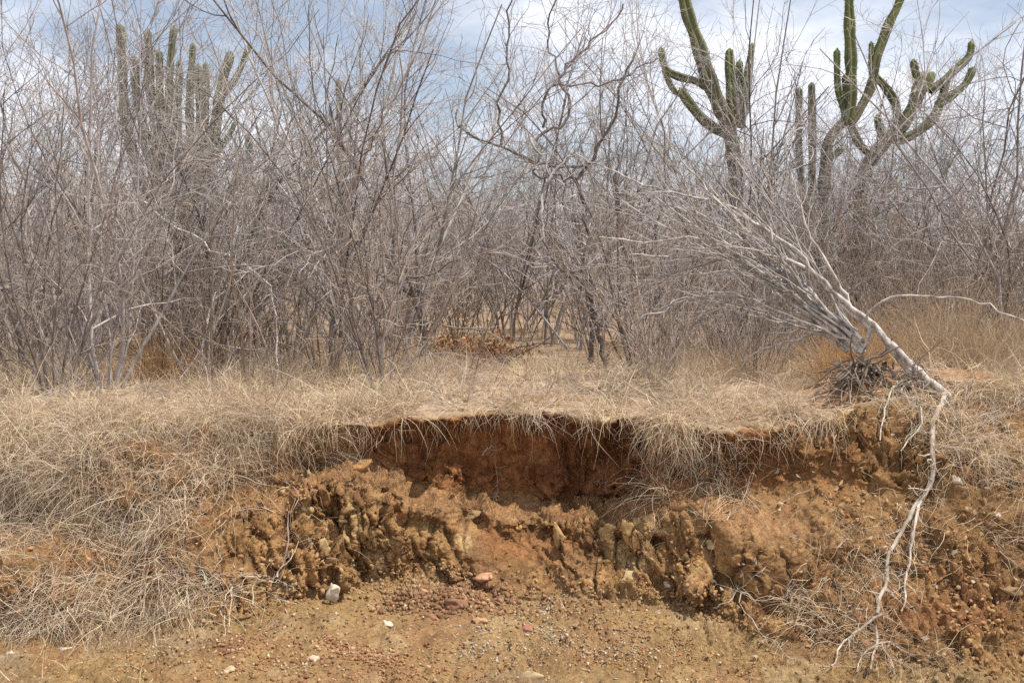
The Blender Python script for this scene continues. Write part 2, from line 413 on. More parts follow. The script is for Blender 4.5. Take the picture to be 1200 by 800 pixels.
# level ground beyond the bank, to the horizon, with a low rise far off
gx = np.concatenate([[-900, -400, -200, -110], np.linspace(-70, 70, 71), [110, 200, 400, 900]])
gy = np.concatenate([np.linspace(9.2, 30, 40), np.linspace(32, 120, 45), [150, 220, 400, 900, 1600]])
GX, GY = np.meshgrid(gx, gy)
def hill(x, y):
    h = sstep(34, 95, y) * (9.0 + 3.2 * np.sin(x * .021 - 1.1) - .055 * np.clip(x, -60, 60)) * (1 - .65 * sstep(120, 500, y))
    return h
q = np.stack([GX.ravel(), GY.ravel(), GX.ravel() * 0], 1)
GZ = hill(GX, GY) - .012 + (np.abs(GX) < 80) * sstep(9.6, 12, GY) * .06 * fbm(q, .7, 3, 300).reshape(GX.shape)
gi = np.arange(GX.size).reshape(GX.shape)
gq = np.stack([gi[:-1, :-1], gi[:-1, 1:], gi[1:, 1:], gi[1:, :-1]], -1).reshape(-1, 4)
gm, t, b = mat_base('forest_floor', .95)
tcg = N(t, 'ShaderNodeTexCoord'); nzg = N(t, 'ShaderNodeTexNoise'); nzg.inputs['Scale'].default_value = 1.3; nzg.inputs['Detail'].default_value = 12; nzg.inputs['Roughness'].default_value = .7
rpg = N(t, 'ShaderNodeValToRGB'); e = rpg.color_ramp.elements
e[0].position = .3; e[0].color = (.16, .105, .065, 1); e[1].position = .72; e[1].color = (.40, .31, .215, 1)
e2 = rpg.color_ramp.elements.new(.5); e2.color = (.29, .20, .125, 1)
t.links.new(tcg.outputs['Object'], nzg.inputs['Vector']); t.links.new(nzg.outputs['Fac'], rpg.inputs['Fac']); t.links.new(rpg.outputs['Color'], b.inputs['Base Color'])
gr = link('ground', mesh('ground', np.stack([GX.ravel(), GY.ravel(), GZ.ravel()], 1), gq, gm, True)); tag(gr, kind='structure')
# the dirt road runs on to both sides and behind, below the bank sheet
rv = np.array([[-300, -300, -1.08], [300, -300, -1.08], [300, -8.6, -1.08], [-300, -8.6, -1.08]])
rd = link('dirt_road', mesh('dirt_road', rv, np.array([[0, 1, 2, 3]]), gm)); tag(rd, kind='structure')

# ------------------------------------------------------------------ grass
def blades(root, d0, length, width, droop, wob, nseg, seed, fold=0.0):
    """ribbons: root (n,3), d0 (n,3) -> verts, quads"""
    r = np.random.default_rng(seed); n = len(root)
    p = root.copy(); d = d0 / (np.linalg.norm(d0, axis=1, keepdims=True) + 1e-9)
    side = np.cross(d, r.normal(size=(n, 3))); side /= np.linalg.norm(side, axis=1, keepdims=True) + 1e-9
    V = np.zeros((n, nseg + 1, 2, 3)); step = (length / nseg)[:, None]
    kk = np.where(r.uniform(size=n) < .45, r.integers(1, nseg, n), -1)
    for k in range(nseg + 1):
        d = d + (kk == k)[:, None] * r.normal(size=(n, 3)) * .75
        w = (width * (1 - .8 * k / nseg))[:, None]
        V[:, k, 0] = p - side * w * .5; V[:, k, 1] = p + side * w * .5
        d = d + r.normal(size=(n, 3)) * wob; d[:, 2] -= droop * (k + 1) / nseg
        d /= np.linalg.norm(d, axis=1, keepdims=True) + 1e-9
        p = p + d * step
    base = (np.arange(n) * (nseg + 1) * 2)[:, None] + (np.arange(nseg) * 2)[None, :]
    Q = np.stack([base, base + 1, base + 3, base + 2], -1).reshape(-1, 4)
    return V.reshape(-1, 3), Q
def straw_cols(n, rep, seed, pal, wts):
    r = np.random.default_rng(seed); pal = np.array(pal)
    k = r.choice(len(pal), n, p=np.array(wts) / sum(wts)); cc = pal[k] * r.uniform(.75, 1.2, (n, 1))
    return np.repeat(np.clip(cc, 0, .8), rep, axis=0)
PALE = [(.78, .62, .42), (.68, .53, .35), (.56, .43, .30), (.40, .27, .16), (.60, .51, .42)]
GREY = [(.62, .50, .37), (.50, .39, .28), (.74, .60, .42), (.36, .25, .16), (.56, .48, .40)]
inx = np.abs(X1) < 4.8
def pick(mask, n, seed, wt=None):
    r = np.random.default_rng(seed); idx = np.where(mask)[0]
    cell = np.ones(len(idx))
    # area of the grid cell so that points spread evenly
    gu = np.linalg.norm(np.gradient(G, axis=1), axis=2) * np.linalg.norm(np.gradient(G, axis=0), axis=2)
    a = gu.ravel()[idx]
    if wt is not None: a = a * wt[idx]
    return idx[r.choice(len(idx), n, p=a / a.sum())]
tuft = np.clip(.5 + 1.1 * fbm(P, 1.9, 3, 401) + .5 * fbm(P, 6, 2, 403), .03, 1.6) * nopit
sets = []
def add_grass(idx, up, tang, length, width, droop, wob, nseg, seed, pal, wts, lift=0.0):
    r = np.random.default_rng(seed); n = len(idx)
    root = P[idx] + NF[idx] * lift * r.uniform(0, 1, (n, 1)) + r.normal(size=(n, 3)) * .004
    d0 = up + r.normal(size=(n, 3)) * tang
    L = r.uniform(*length, n) ** 1.0; Wd = r.uniform(*width, n)
    V, Q = blades(root, d0, L, Wd, droop, wob, nseg, seed + 1)
    pt = 1.0 + .36 * np.clip(1.2 * fbm(root, 2.4, 4, 451), -1, .8)
    sets.append((V, Q, np.clip(straw_cols(n, (nseg + 1) * 2, seed + 2, pal, wts) * np.repeat(pt, (nseg + 1) * 2)[:, None], 0, .82)))
def clumps(idx, per, spread, up, flop, length, width, droop, wob, nseg, seed, pal, wts, lift=0.0):
    """tufts: each chosen point carries a fan of blades leaning one way"""
    r = np.random.default_rng(seed); k = r.integers(*per, len(idx)); ii_ = np.repeat(idx, k); n = len(ii_)
    lean = np.repeat(r.normal(size=(len(idx), 3)) * flop * np.array([1, 1, .3]), k, 0); sc = np.repeat(r.uniform(.6, 1.25, len(idx)), k)
    nn = NF[ii_]; o_ = r.normal(size=(n, 3)) * spread; o_ -= (o_ * nn).sum(1, keepdims=True) * nn
    root = P[ii_] + o_ + nn * lift * r.uniform(0, 1, (n, 1)) - nn * .004
    d0 = up + lean + o_ / spread * .22 + r.normal(size=(n, 3)) * .22
    V, Q = blades(root, d0, r.uniform(*length, n) * sc, r.uniform(*width, n), droop, wob, nseg, seed + 1)
    tone = np.repeat(r.choice(len(pal), len(idx), p=np.array(wts) / sum(wts)), k); mixk = r.uniform(size=n) < .35
    tone = np.where(mixk, r.choice(len(pal), n), tone)
    cc = np.array(pal)[tone] * r.uniform(.8, 1.15, (n, 1)) * np.repeat(r.uniform(.72, 1.12, len(idx)), k)[:, None]
    sets.append((V, Q, np.repeat(np.clip(cc, 0, .82), (nseg + 1) * 2, axis=0)))
# plateau straw: a lying mat, and tufts standing in it
m = inx & (T1 > 9.1) & (T1 < 11.9)
nearlip = np.exp(-((T1 - 9.4) / .9) ** 2)
patch = sstep(-.45, .35, fbm(P, 1.3, 3, 407))
sparse_mid = 1 - .6 * sstep(-.9, -.5, X1) * (1 - sstep(.7, 1.1, X1))
add_grass(pick(m, 15000, 2, (.12 + tuft) * (.3 + .7 * patch) * (.5 + nearlip) * sparse_mid), np.array([0, -.25, .12]), .8, (.08, .34), (.002, .0045), .18, .22, 4, 21, PALE, [4, 3, 2, 1, 2], .04)
clumps(pick(m, 900, 1, tuft * patch * sparse_mid), (14, 40), .022, np.array([0, 0, .9]), .45, (.10, .34), (.002, .0042), .5, .14, 5, 11, PALE, [4, 4, 3, 2, 1])
clumps(pick(m & (T1 < 10.2), 420, 7, tuft * (.3 + nearlip) * sparse_mid), (16, 44), .028, np.array([0, -.5, .45]), .4, (.14, .42), (.002, .0042), .45, .13, 6, 15, PALE, [5, 3, 2, 1, 2])
add_grass(pick(m, 5500, 8, tuft), np.array([0, 0, .12]), .8, (.15, .5), (.003, .007), .05, .16, 6, 25, [(.42, .35, .30), (.34, .27, .22), (.52, .46, .40)], [2, 2, 1], .06)
# overhanging fringe along the lip, thick over the side slopes, thin in the recess
m = inx & (T1 > 8.8) & (T1 < 9.6)
fr = tuft * (.025 + .9 * (1 - sstep(-1.6, -.95, X1)) + .95 * sstep(.72, .92, X1) * (1 - .6 * sstep(1.9, 2.3, X1)))
clumps(pick(m, 420, 3, fr), (10, 36), .035, np.array([0, -.7, .2]), .55, (.12, .44), (.0018, .004), .38, .20, 7, 31, PALE, [4, 3, 2, 2, 2], .02)
add_grass(pick(m, 5500, 30, fr), np.array([0, -.8, .1]), .5, (.10, .36), (.0016, .0034), .5, .18, 6, 33, PALE, [3, 3, 2, 2, 2], .03)
# thatch hanging over the side slope beyond the recess
cover = np.clip(.40 + 1.3 * fbm(P, 2.1, 3, 411) + .7 * sstep(6.6, 9, T1) + .25 * sstep(4.9, 4.2, T1), .02, 1.5)
m = inx & (T1 > 4.05) & (T1 < 9.3) & (X1 < -.55)
ex = 1 - sstep(-1.25, -.80, X1 + .0 - .30 * (T1 - 6.5) / 2.5)
add_grass(pick(m, 15000, 4, cover * ex), np.array([0, -.55, .10]), .75, (.08, .36), (.0016, .0036), .16, .26, 5, 41, GREY, [3, 3, 3, 2, 2], .07)
clumps(pick(m, 620, 40, cover * ex), (5, 22), .04, np.array([.1, -.6, .15]), .85, (.12, .42), (.0018, .0038), .40, .16, 6, 43, GREY, [3, 2, 4, 1, 2], .03)
m = inx & (T1 > 3.95) & (T1 < 9.2) & (X1 > .75)
cr = nopit * np.clip(.02 + .9 * fbm(P, 1.7, 3, 421) + .75 * sstep(.95, 1.25, X1) * (1 - sstep(1.5, 2.1, X1)) * (1 - sstep(4.9, 6, T1)) + .4 * sstep(7.8, 9, T1) + .3 * sstep(2.0, 2.6, X1), 0, 1.3)
add_grass(pick(m, 9000, 5, cr), np.array([0, -.5, .2]), .75, (.06, .30), (.0015, .0032), .25, .26, 5, 51, PALE, [3, 3, 3, 2, 2], .05)
clumps(pick(m, 190, 50, cr ** 2), (12, 36), .03, np.array([-.1, -.5, .4]), .5, (.12, .40), (.0016, .0034), .4, .16, 6, 53, PALE, [4, 3, 3, 2, 2], .02)
# fine roots hanging on the red wall
m = inx & (T1 > 7.6) & (T1 < 9.0) & (X1 > -.9) & (X1 < 1.9)
add_grass(pick(m, 420, 9, sstep(7.4, 8.8, T1)), np.array([0, -.35, -.6]), .35, (.04, .20), (.0010, .0022), .35, .22, 6, 71, [(.40, .27, .17), (.52, .40, .28), (.28, .16, .09)], [2, 1, 2], .01)
# stray straw on the floor
m = inx & (T1 > 1.8) & (T1 < 4.2)
add_grass(pick(m, 1800, 6, np.clip(fbm(P, 1.2, 2, 431) + .25 + .8 * leftm, 0, 1.2)), np.array([0, 0, .05]), .6, (.03, .16), (.0014, .003), .1, .2, 4, 61, PALE, [3, 3, 3, 2, 1], .012)
# understorey straw on the level ground beyond
r = np.random.default_rng(77); n = 16000
yy = 9.2 + 11 * r.uniform(0, 1, n) ** 1.5; xx = r.uniform(-1, 1, n) * (yy * .56 + .8)
keep = fbm(np.stack([xx, yy, xx * 0], 1), .8, 3, 441) > -.25; xx, yy = xx[keep], yy[keep]; n = len(xx)
root = np.stack([xx, yy, np.full(n, -.01)], 1); d0 = np.array([0, 0, 1.0]) + r.normal(size=(n, 3)) * .55
V, Q = blades(root, d0, r.uniform(.10, .42, n), r.uniform(.003, .006, n), .4, .2, 4, 78)
sets.append((V, Q, straw_cols(n, 10, 79, PALE, [2, 3, 3, 4, 1])))
def joined(sets):
    o = 0; Vs, Qs, Cs = [], [], []
    for V, Q, c_ in sets: Vs.append(V); Qs.append(Q + o); Cs.append(c_); o += len(V)
    return np.concatenate(Vs), np.concatenate(Qs), np.concatenate(Cs)
V, Q, cg = joined(sets)
tag(link('dry_grass', mesh('dry_grass', V, Q, M['straw'], True, cg)), 'pale dry straw covering the plateau and hanging over the bank', 'grass', None, 'stuff')

r = np.random.default_rng(88)
li = np.concatenate([pick(inx & (T1 > 9.0) & (T1 < 11.9), 3200, 85, tuft + .2), pick(inx & (T1 > 4.0) & (T1 < 9.0) & (np.abs(X1) > .8), 2200, 86), pick(inx & (T1 > 2.0) & (T1 < 4.2), 500, 87)])
n = len(li); ctr = P[li] + NF[li] * (r.uniform(.004, .05, (n, 1)) * np.where(T1[li] < 4.2, .15, 1.0)[:, None])
a_ = r.normal(size=(n, 3)) * np.array([1, 1, .5]); a_ /= np.linalg.norm(a_, axis=1, keepdims=True); b2_ = np.cross(a_, r.normal(size=(n, 3)) * .5 + NF[li]); b2_ /= np.linalg.norm(b2_, axis=1, keepdims=True)
s_ = r.uniform(.008, .022, (n, 1)); nn_ = np.cross(a_, b2_)
V = np.stack([ctr - a_ * s_, ctr + b2_ * s_ * .45 + nn_ * s_ * .25, ctr + a_ * s_, ctr - b2_ * s_ * .45 + nn_ * s_ * .25], 1).reshape(-1, 3)
tag(link('leaf_litter', mesh('leaf_litter', V, np.arange(4 * n).reshape(-1, 4), M['leaf'], False, straw_cols(n, 4, 89, [(.34, .20, .10), (.26, .15, .08), (.42, .29, .17), (.40, .34, .27)], [3, 2, 3, 2]))), 'curled dead leaves scattered through the straw', 'leaf litter', None, 'stuff')

# ------------------------------------------------------------------ gravel, clods and stones
def rock_shape(seed, sub=1, rough=.28):
    r = np.random.default_rng(seed); t = (1 + 5 ** .5) / 2
    v = np.array([(-1, t, 0), (1, t, 0), (-1, -t, 0), (1, -t, 0), (0, -1, t), (0, 1, t), (0, -1, -t), (0, 1, -t), (t, 0, -1), (t, 0, 1), (-t, 0, -1), (-t, 0, 1)], float)
    f = np.array([(0, 11, 5), (0, 5, 1), (0, 1, 7), (0, 7, 10), (0, 10, 11), (1, 5, 9), (5, 11, 4), (11, 10, 2), (10, 7, 6), (7, 1, 8), (3, 9, 4), (3, 4, 2), (3, 2, 6), (3, 6, 8), (3, 8, 9), (4, 9, 5), (2, 4, 11), (6, 2, 10), (8, 6, 7), (9, 8, 1)])
    v /= np.linalg.norm(v, axis=1, keepdims=True)
    for _ in range(sub):
        nv = list(v); mid = {}; nf = []
        def mp_(a, b_):
            k = (min(a, b_), max(a, b_))
            if k not in mid:
                p = (v[a] + v[b_]) / 2; mid[k] = len(nv); nv.append(p / np.linalg.norm(p))
            return mid[k]
        for a, b_, c_ in f:
            x, y, z = mp_(a, b_), mp_(b_, c_), mp_(c_, a)
            nf += [(a, x, z), (b_, y, x), (c_, z, y), (x, y, z)]
        v = np.array(nv); f = np.array(nf)
    # cut by random planes: faceted, angular
    for _ in range(9 if rough < .6 else 16):
        d = r.normal(size=3); d /= np.linalg.norm(d); h = r.uniform(.55, .9) if rough < .6 else r.uniform(.38, .72)
        s = v @ d; v = v - np.maximum(s - h, 0)[:, None] * d
    v += (noise(v, 2.2, seed) * rough * .4)[:, None] * v
    return v, f
def rotm(r):
    q_ = r.normal(size=4); q_ /= np.linalg.norm(q_); w, x, y, z = q_
    return np.array([[1-2*(y*y+z*z), 2*(x*y-z*w), 2*(x*z+y*w)], [2*(x*y+z*w), 1-2*(x*x+z*z), 2*(y*z-x*w)], [2*(x*z-y*w), 2*(y*z+x*w), 1-2*(x*x+y*y)]])
def chip(seed):
    r = np.random.default_rng(seed); v, f = rock_shape(seed, 0, .7); v /= np.abs(v).max(0)
    return v * r.uniform(.55, 1.0, 3) + r.normal(size=v.shape) * .10, f
RS = [chip(s) for s in range(14)]
def scatter_rocks(idx, smin, smax, powr, seed, pal):
    r = np.random.default_rng(seed); Vs, Fs, Cs, o = [], [], [], 0; pal = np.array(pal)
    for i in idx:
        v, f = RS[r.integers(len(RS))]; s = smin + (smax - smin) * r.uniform() ** powr
        v = (v * r.uniform(.6, 1.1, 3)) @ rotm(r).T * s + P[i] + NF[i] * s * .25
        Vs.append(v); Fs.append(f + o); o += len(v)
        Cs.append(np.repeat((pal[r.integers(len(pal))] * r.uniform(.75, 1.2))[None], len(v), 0))
    return np.concatenate(Vs), np.concatenate(Fs), np.clip(np.concatenate(Cs), 0, .8)
RP = [(.36, .215, .09), (.34, .19, .08), (.27, .14, .06), (.40, .27, .14), (.25, .115, .055), (.33, .20, .085), (.48, .38, .26)]
inv = (np.abs(X1) < 3.3)
clump = np.clip(.15 + 1.3 * fbm(P, 2.4, 3, 501), .03, 1.5)
toe = np.exp(-((T1 - 4.15) / .35) ** 2)
gs = []
gs.append(scatter_rocks(pick(inv & (T1 > 1.6) & (T1 < 4.3), 8000, 91, clump + .12), .002, .013, 3.0, 92, RP))
gs.append(scatter_rocks(pick(inv & (T1 > 3.3) & (T1 < 5.0), 4500, 93, toe * (.3 + clump)), .004, .021, 3.4, 94, [(.33, .205, .10), (.29, .165, .08), (.25, .135, .065), (.36, .24, .13)]))
gs.append(scatter_rocks(pick(inv & (T1 > 4.4) & (T1 < 7.1), 3800, 95, clump), .004, .022, 3.2, 96, RP[:6]))
gs.append(scatter_rocks(pick(inv & (T1 > 2.6) & (T1 < 4.6), 1300, 191, np.clip(pit(525, 705, 5.12, .26, .11, 1.0), 0, 1)), .004, .024, 2.0, 192, [(.22, .12, .065), (.27, .155, .085), (.19, .10, .05), (.34, .20, .11)]))
for kp, (px, py, rx, ry, n_, smax, pal_) in enumerate([(615, 757, .30, .16, 1300, .012, [(.36, .29, .21), (.30, .23, .16), (.44, .36, .27)]), (380, 772, .42, .16, 1500, .016, [(.30, .15, .085), (.24, .11, .06), (.40, .26, .15)]),
        (520, 785, .30, .10, 700, .014, [(.26, .14, .075), (.34, .19, .09)]), (715, 742, .30, .10, 800, .014, [(.34, .24, .14), (.27, .16, .085)]), (790, 775, .35, .12, 900, .013, RP), (160, 772, .5, .1, 800, .012, RP), (640, 705, .30, .07, 900, .016, [(.36, .27, .17), (.30, .20, .11), (.24, .13, .06)])]):
    q_ = at(px, py, 4.4 if py > 765 else 4.7 if py > 735 else 5.05)
    wq = np.exp(-((P[:, 0] - q_[0]) / rx) ** 2 - ((P[:, 1] - q_[1]) / (ry * 1.4)) ** 2) * (.1 + np.clip(fbm(P, 5, 2, 505 + kp), 0, 1))
    gs.append(scatter_rocks(pick(inv & (T1 > 1.6) & (T1 < 4.6), n_, 150 + kp, wq), .003, smax, 2.2, 170 + kp, pal_))
gs.append(scatter_rocks(pick(inv & (T1 > 7.0) & (T1 < 9.0), 600, 97, clump), .004, .020, 2.6, 98, [(.24, .11, .05), (.30, .15, .07)]))
V, Q, cg = joined(gs)
tag(link('gravel', mesh('gravel', V, Q, M['gravel'], False, cg)), 'loose gravel and crumbled clods at the foot of the bank', 'gravel', None, 'stuff')

STONES = [  # px, py, width px, height px, depth ratio, colour, label
 (389, 681, 17, 26, .8, (.56, .48, .37), 'white pointed stone propped at the foot of the ochre face'),
 (382, 644, 15, 26, .5, (.47, .33, .155), 'upright yellow block standing out of the ochre face above the white stone'),
 (455, 731, 12, 12, .9, (.55, .47, .36), 'small grey stone casting a shadow on the bare floor below the red clods'),
 (781, 686, 11, 10, .8, (.62, .56, .46), 'bright white pebble beside the straw under the dark hollow'),
 (1121, 563, 11, 13, .8, (.60, .50, .38), 'round cream stone in the slope beside the hanging root'),
 (1170, 604, 9, 6, .8, (.62, .54, .45), 'small flat whitish stone in the slope below the round cream stone'),
 (556, 601, 40, 11, .7, (.30, .19, .095), 'flat brown slab lying on the ledge under the red wall'),
 (735, 673, 26, 22, .6, (.50, .36, .20), 'cracked pale yellow rock jutting from the face near the dark hollow'),
 (568, 675, 22, 10, .8, (.46, .26, .15), 'reddish flat stone stuck in the face above the grey rubble'),
 (616, 736, 20, 14, .7, (.32, .15, .095), 'red clod lying on the middle of the floor'),
 (668, 732, 22, 10, .8, (.24, .16, .09), 'dark brown clod beside the red clod on the floor'),
 (622, 788, 30, 16, .7, (.46, .34, .20), 'wide tan stone half sunk in the floor with a dark hollow behind it'),
 (370, 771, 18, 10, .8, (.58, .44, .31), 'pale pinkish stone on the floor among red gravel'),
 (268, 785, 20, 12, .8, (.52, .38, .24), 'tan stone on the floor at the foot of the straw covered slope'),
 (75, 760, 16, 5, .6, (.58, .51, .41), 'flat white chip on the bare floor below the grey thatch'),
 (13, 765, 14, 6, .6, (.54, .46, .36), 'whitish flat stone at the edge of the floor below the thatch'),
 (834, 638, 14, 12, .8, (.44, .31, .17), 'tan lump on the shoulder above the dark hollow'),
 (650, 625, 18, 34, .5, (.43, .275, .125), 'tall yellow clay column in the lower face, left of the twin columns'),
 (712, 622, 22, 30, .5, (.45, .30, .14), 'broad yellow clay column in the lower face, one of the twin columns'),
 (734, 624, 16, 30, .5, (.43, .275, .12), 'narrow yellow clay column in the lower face, one of the twin columns'),
 (675, 627, 14, 34, .5, (.36, .21, .09), 'leaning brown clay column between the yellow columns'),
 (1185, 690, 26, 14, .7, (.34, .22, .12), 'brown block at the edge of the dark hollow in the gentle slope'),
 (540, 708, 34, 16, .7, (.25, .13, .08), 'dark red clod heap piece at the toe of the ochre face'),
 (505, 722, 26, 12, .7, (.28, .15, .09), 'dull red clod in front of the heap at the toe'),
 (560, 726, 24, 11, .7, (.42, .24, .12), 'orange brown clod beside the dark red clods'),
 (350, 578, 26, 14, .6, (.36, .17, .075), 'orange block in the face under the drooping straw'),
 (418, 542, 40, 22, .5, (.42, .24, .10), 'large orange knob of earth beside the red wall'),
]
def unit_(v): return v / (np.linalg.norm(v, axis=1, keepdims=True) + 1e-9)
def rock_mat(cc, k):
    m, t, b = mat_base('rock_%d' % k, .9)
    tc = N(t, 'ShaderNodeTexCoord'); nz = N(t, 'ShaderNodeTexNoise'); nz.inputs['Scale'].default_value = 26; nz.inputs['Detail'].default_value = 8
    rp = N(t, 'ShaderNodeValToRGB'); cc = np.array(cc)
    rp.color_ramp.elements[0].position = .3; rp.color_ramp.elements[1].position = .68
    rp.color_ramp.elements[0].color = (*(cc * .62), 1); rp.color_ramp.elements[1].color = (*np.minimum(cc * 1.15, .85), 1)
    bp = N(t, 'ShaderNodeBump'); bp.inputs['Strength'].default_value = .6; bp.inputs['Distance'].default_value = .006
    t.links.new(tc.outputs['Object'], nz.inputs['Vector']); t.links.new(nz.outputs['Fac'], rp.inputs['Fac']); t.links.new(rp.outputs['Color'], b.inputs['Base Color'])
    t.links.new(nz.outputs['Fac'], bp.inputs['Height']); t.links.new(bp.outputs['Normal'], b.inputs['Normal'])
    return m
for k, (px, py, w, h, dr, cc, lab) in enumerate(STONES):
    i = surf(px, py); Y = P[i][1]; s = Y / F
    v, f = rock_shape(700 + k, 2, .7); v /= np.abs(v).max(0)
    v = v * np.array([w * s * .56, w * s * .56 * dr, h * s * .56])
    v += (noise(v, 60, k) * .10 * w * s)[:, None] * unit_(v)
    ob = link('stone', mesh('stone', v, f, rock_mat(cc, k), False)); ob.location = P[i] - NF[i] * (.42 * w * s * dr if ('column' in lab or 'jutting' in lab or 'knob' in lab) else .10 * h * s)
    if 'pointed' in lab: ob.location = P[i] + np.array([.02, -.10, -.02])
    ob.rotation_euler = (RNG.uniform(-.12, .12), RNG.uniform(-.12, .12), RNG.uniform(-.3, .3))
    tag(ob, lab, 'stone', 'stones and clods of the bank')

# ------------------------------------------------------------------ bare trees
def unit(v): return v / (np.linalg.norm(v) + 1e-9)
def grow(r, p, d, L, rad, lvl, maxl, out, o):
    """one limb and its side limbs; out[lvl] collects (pts, radii)"""
    n = [9, 8, 6, 4][min(lvl, 3)]
    st = L / (n - 1); pts = [p]; d = unit(d)
    bend = r.normal(size=3) * o['curve'] * (.5 + .3 * lvl)
    for j in range(n - 1):
        d = unit(d + r.normal(size=3) * o['wob'] * (1 + .4 * lvl) + bend * .25 + np.array([0, 0, o['up']]) * (1 if lvl else .5))
        pts.append(pts[-1] + d * st)
    pts = np.array(pts); rr = rad * (1 - np.linspace(0, 1, n) * (.68 if lvl < 2 else .6))
    out[min(lvl, 3)].append((pts, rr))
    if lvl >= maxl: return
    nc = max(1, int(L * o['dens'][lvl] * r.uniform(.75, 1.25)))
    for _ in range(nc):
        t = r.uniform(o['first'] if lvl == 0 else .15, .97); x = t * (n - 1); i = min(int(x), n - 2); fr_ = x - i
        q_ = pts[i] * (1 - fr_) + pts[i + 1] * fr_; tan = unit(pts[i + 1] - pts[i])
        side = unit(np.cross(tan, r.normal(size=3))); a = math.radians(r.uniform(*o['ang']))
        cdir = tan * math.cos(a) + side * math.sin(a)
        cl = L * (1.05 - .55 * t) * r.uniform(*o['ratio']); cr_ = max(rad * (1 - .68 * t) * r.uniform(.5, .72), o['tip'])
        if cl > .06: grow(r, q_, cdir, cl, cr_, lvl + 1, maxl, out, o)
def make_tree(seed, H, ns, spread, rad, o, maxl=3):
    """-> (list of stems with their big limbs as polys, crown polys)"""
    r = np.random.default_rng(seed); stems = []; crown = []
    for s in range(ns):
        az = 2 * math.pi * (s + r.uniform(-.3, .3)) / ns; tilt = math.radians(r.uniform(.25, 1.0) * spread)
        d = np.array([math.sin(tilt) * math.cos(az), math.sin(tilt) * math.sin(az), math.cos(tilt)])
        out = [[], [], [], []]
        grow(r, np.array([.05 * math.cos(az), .05 * math.sin(az), -.06]), d, H * r.uniform(.72, 1.05), rad * r.uniform(.6, 1.1), 0, maxl, out, o)
        stems.append(out[0] + out[1]); crown += out[2] + out[3]
    return stems, crown
BASE = dict(curve=.20, wob=.11, up=.05, dens=[3.4, 6.0, 6.6], ang=(20, 65), ratio=(.26, .54), first=.12, tip=.0023)
FAN = dict(BASE)
TWIST = dict(BASE, curve=.30, wob=.16, up=.03, dens=[2.8, 5.0, 5.5], ang=(28, 75), ratio=(.30, .60), first=.25)
BUSH = dict(BASE, dens=[5.0, 7.0, 0], ang=(20, 55), ratio=(.3, .55), first=.12, tip=.0022, wob=.09)
ARCH = dict(BASE, curve=.22, wob=.08, up=-.01, ang=(20, 60), ratio=(.3, .55))
PROTO = {}
def proto(key, seed, H, ns, spread, rad, o, sm, cm, maxl=3):
    stems, crown = make_tree(seed, H, ns, spread, rad, o, maxl)
    sm_ = [mesh('stem', *tubes(s, 6), M[sm], True) for s in stems]
    PROTO[key] = (sm_, mesh('crown', *tubes(crown, 3), M[cm], True))
proto('fan_a', 1, 3.9, 7, 24, 0.0145, FAN, 'grey', 'twig')
proto('fan_b', 2, 4.3, 5, 20, 0.0172, FAN, 'dusk', 'twig')
proto('fan_c', 3, 3.6, 8, 30, 0.0125, FAN, 'dusk', 'twig_brown')
proto('fan_d', 4, 4.6, 4, 16, 0.0185, FAN, 'pale', 'twig_pale')
proto('fan_e', 5, 4.0, 6, 26, 0.0145, FAN, 'grey', 'twig_pale')
proto('single_a', 6, 4.4, 2, 12, 0.0224, dict(FAN, dens=[3.6, 5.5, 6]), 'dusk', 'twig')
proto('single_b', 7, 4.0, 1, 8, 0.0238, dict(TWIST, dens=[4.2, 5.5, 5.5]), 'dusk', 'twig')
proto('twist_a', 8, 3.8, 3, 26, 0.0198, TWIST, 'dusk', 'twig')
proto('twist_b', 9, 4.0, 3, 22, 0.0198, TWIST, 'grey', 'twig')
proto('twist_c', 10, 3.4, 4, 34, 0.0158, TWIST, 'pale', 'twig_pale')
proto('arch_a', 12, 3.2, 6, 40, 0.0112, ARCH, 'brown', 'twig')
proto('bush_a', 13, 1.5, 12, 40, .008, BUSH, 'brown', 'twig_brown', 2)
proto('bush_b', 14, 1.2, 14, 48, .007, BUSH, 'grey', 'twig', 2)
proto('bush_c', 15, 1.8, 10, 30, .009, BUSH, 'brown', 'twig_brown', 2)
proto('sapling', 16, 1.9, 2, 9, .011, dict(FAN, dens=[4, 5, 4], ratio=(.2, .4)), 'brown', 'twig_brown', 2)
seen = {}
def place_tree(key, x, y, z, rz, s, label, group, name='bare_tree', cat='tree', lean=(0, 0), sz=1.0, joined_stems=False):
    root = empty(name, (x, y, z)); root.rotation_euler = (lean[0], lean[1], rz); root.scale = (s, s, s * sz)
    sm_, cm_ = PROTO[key]
    for me in sm_: link('stem', me, root)
    link('crown', cm_, root)
    return tag(root, label, cat, group)
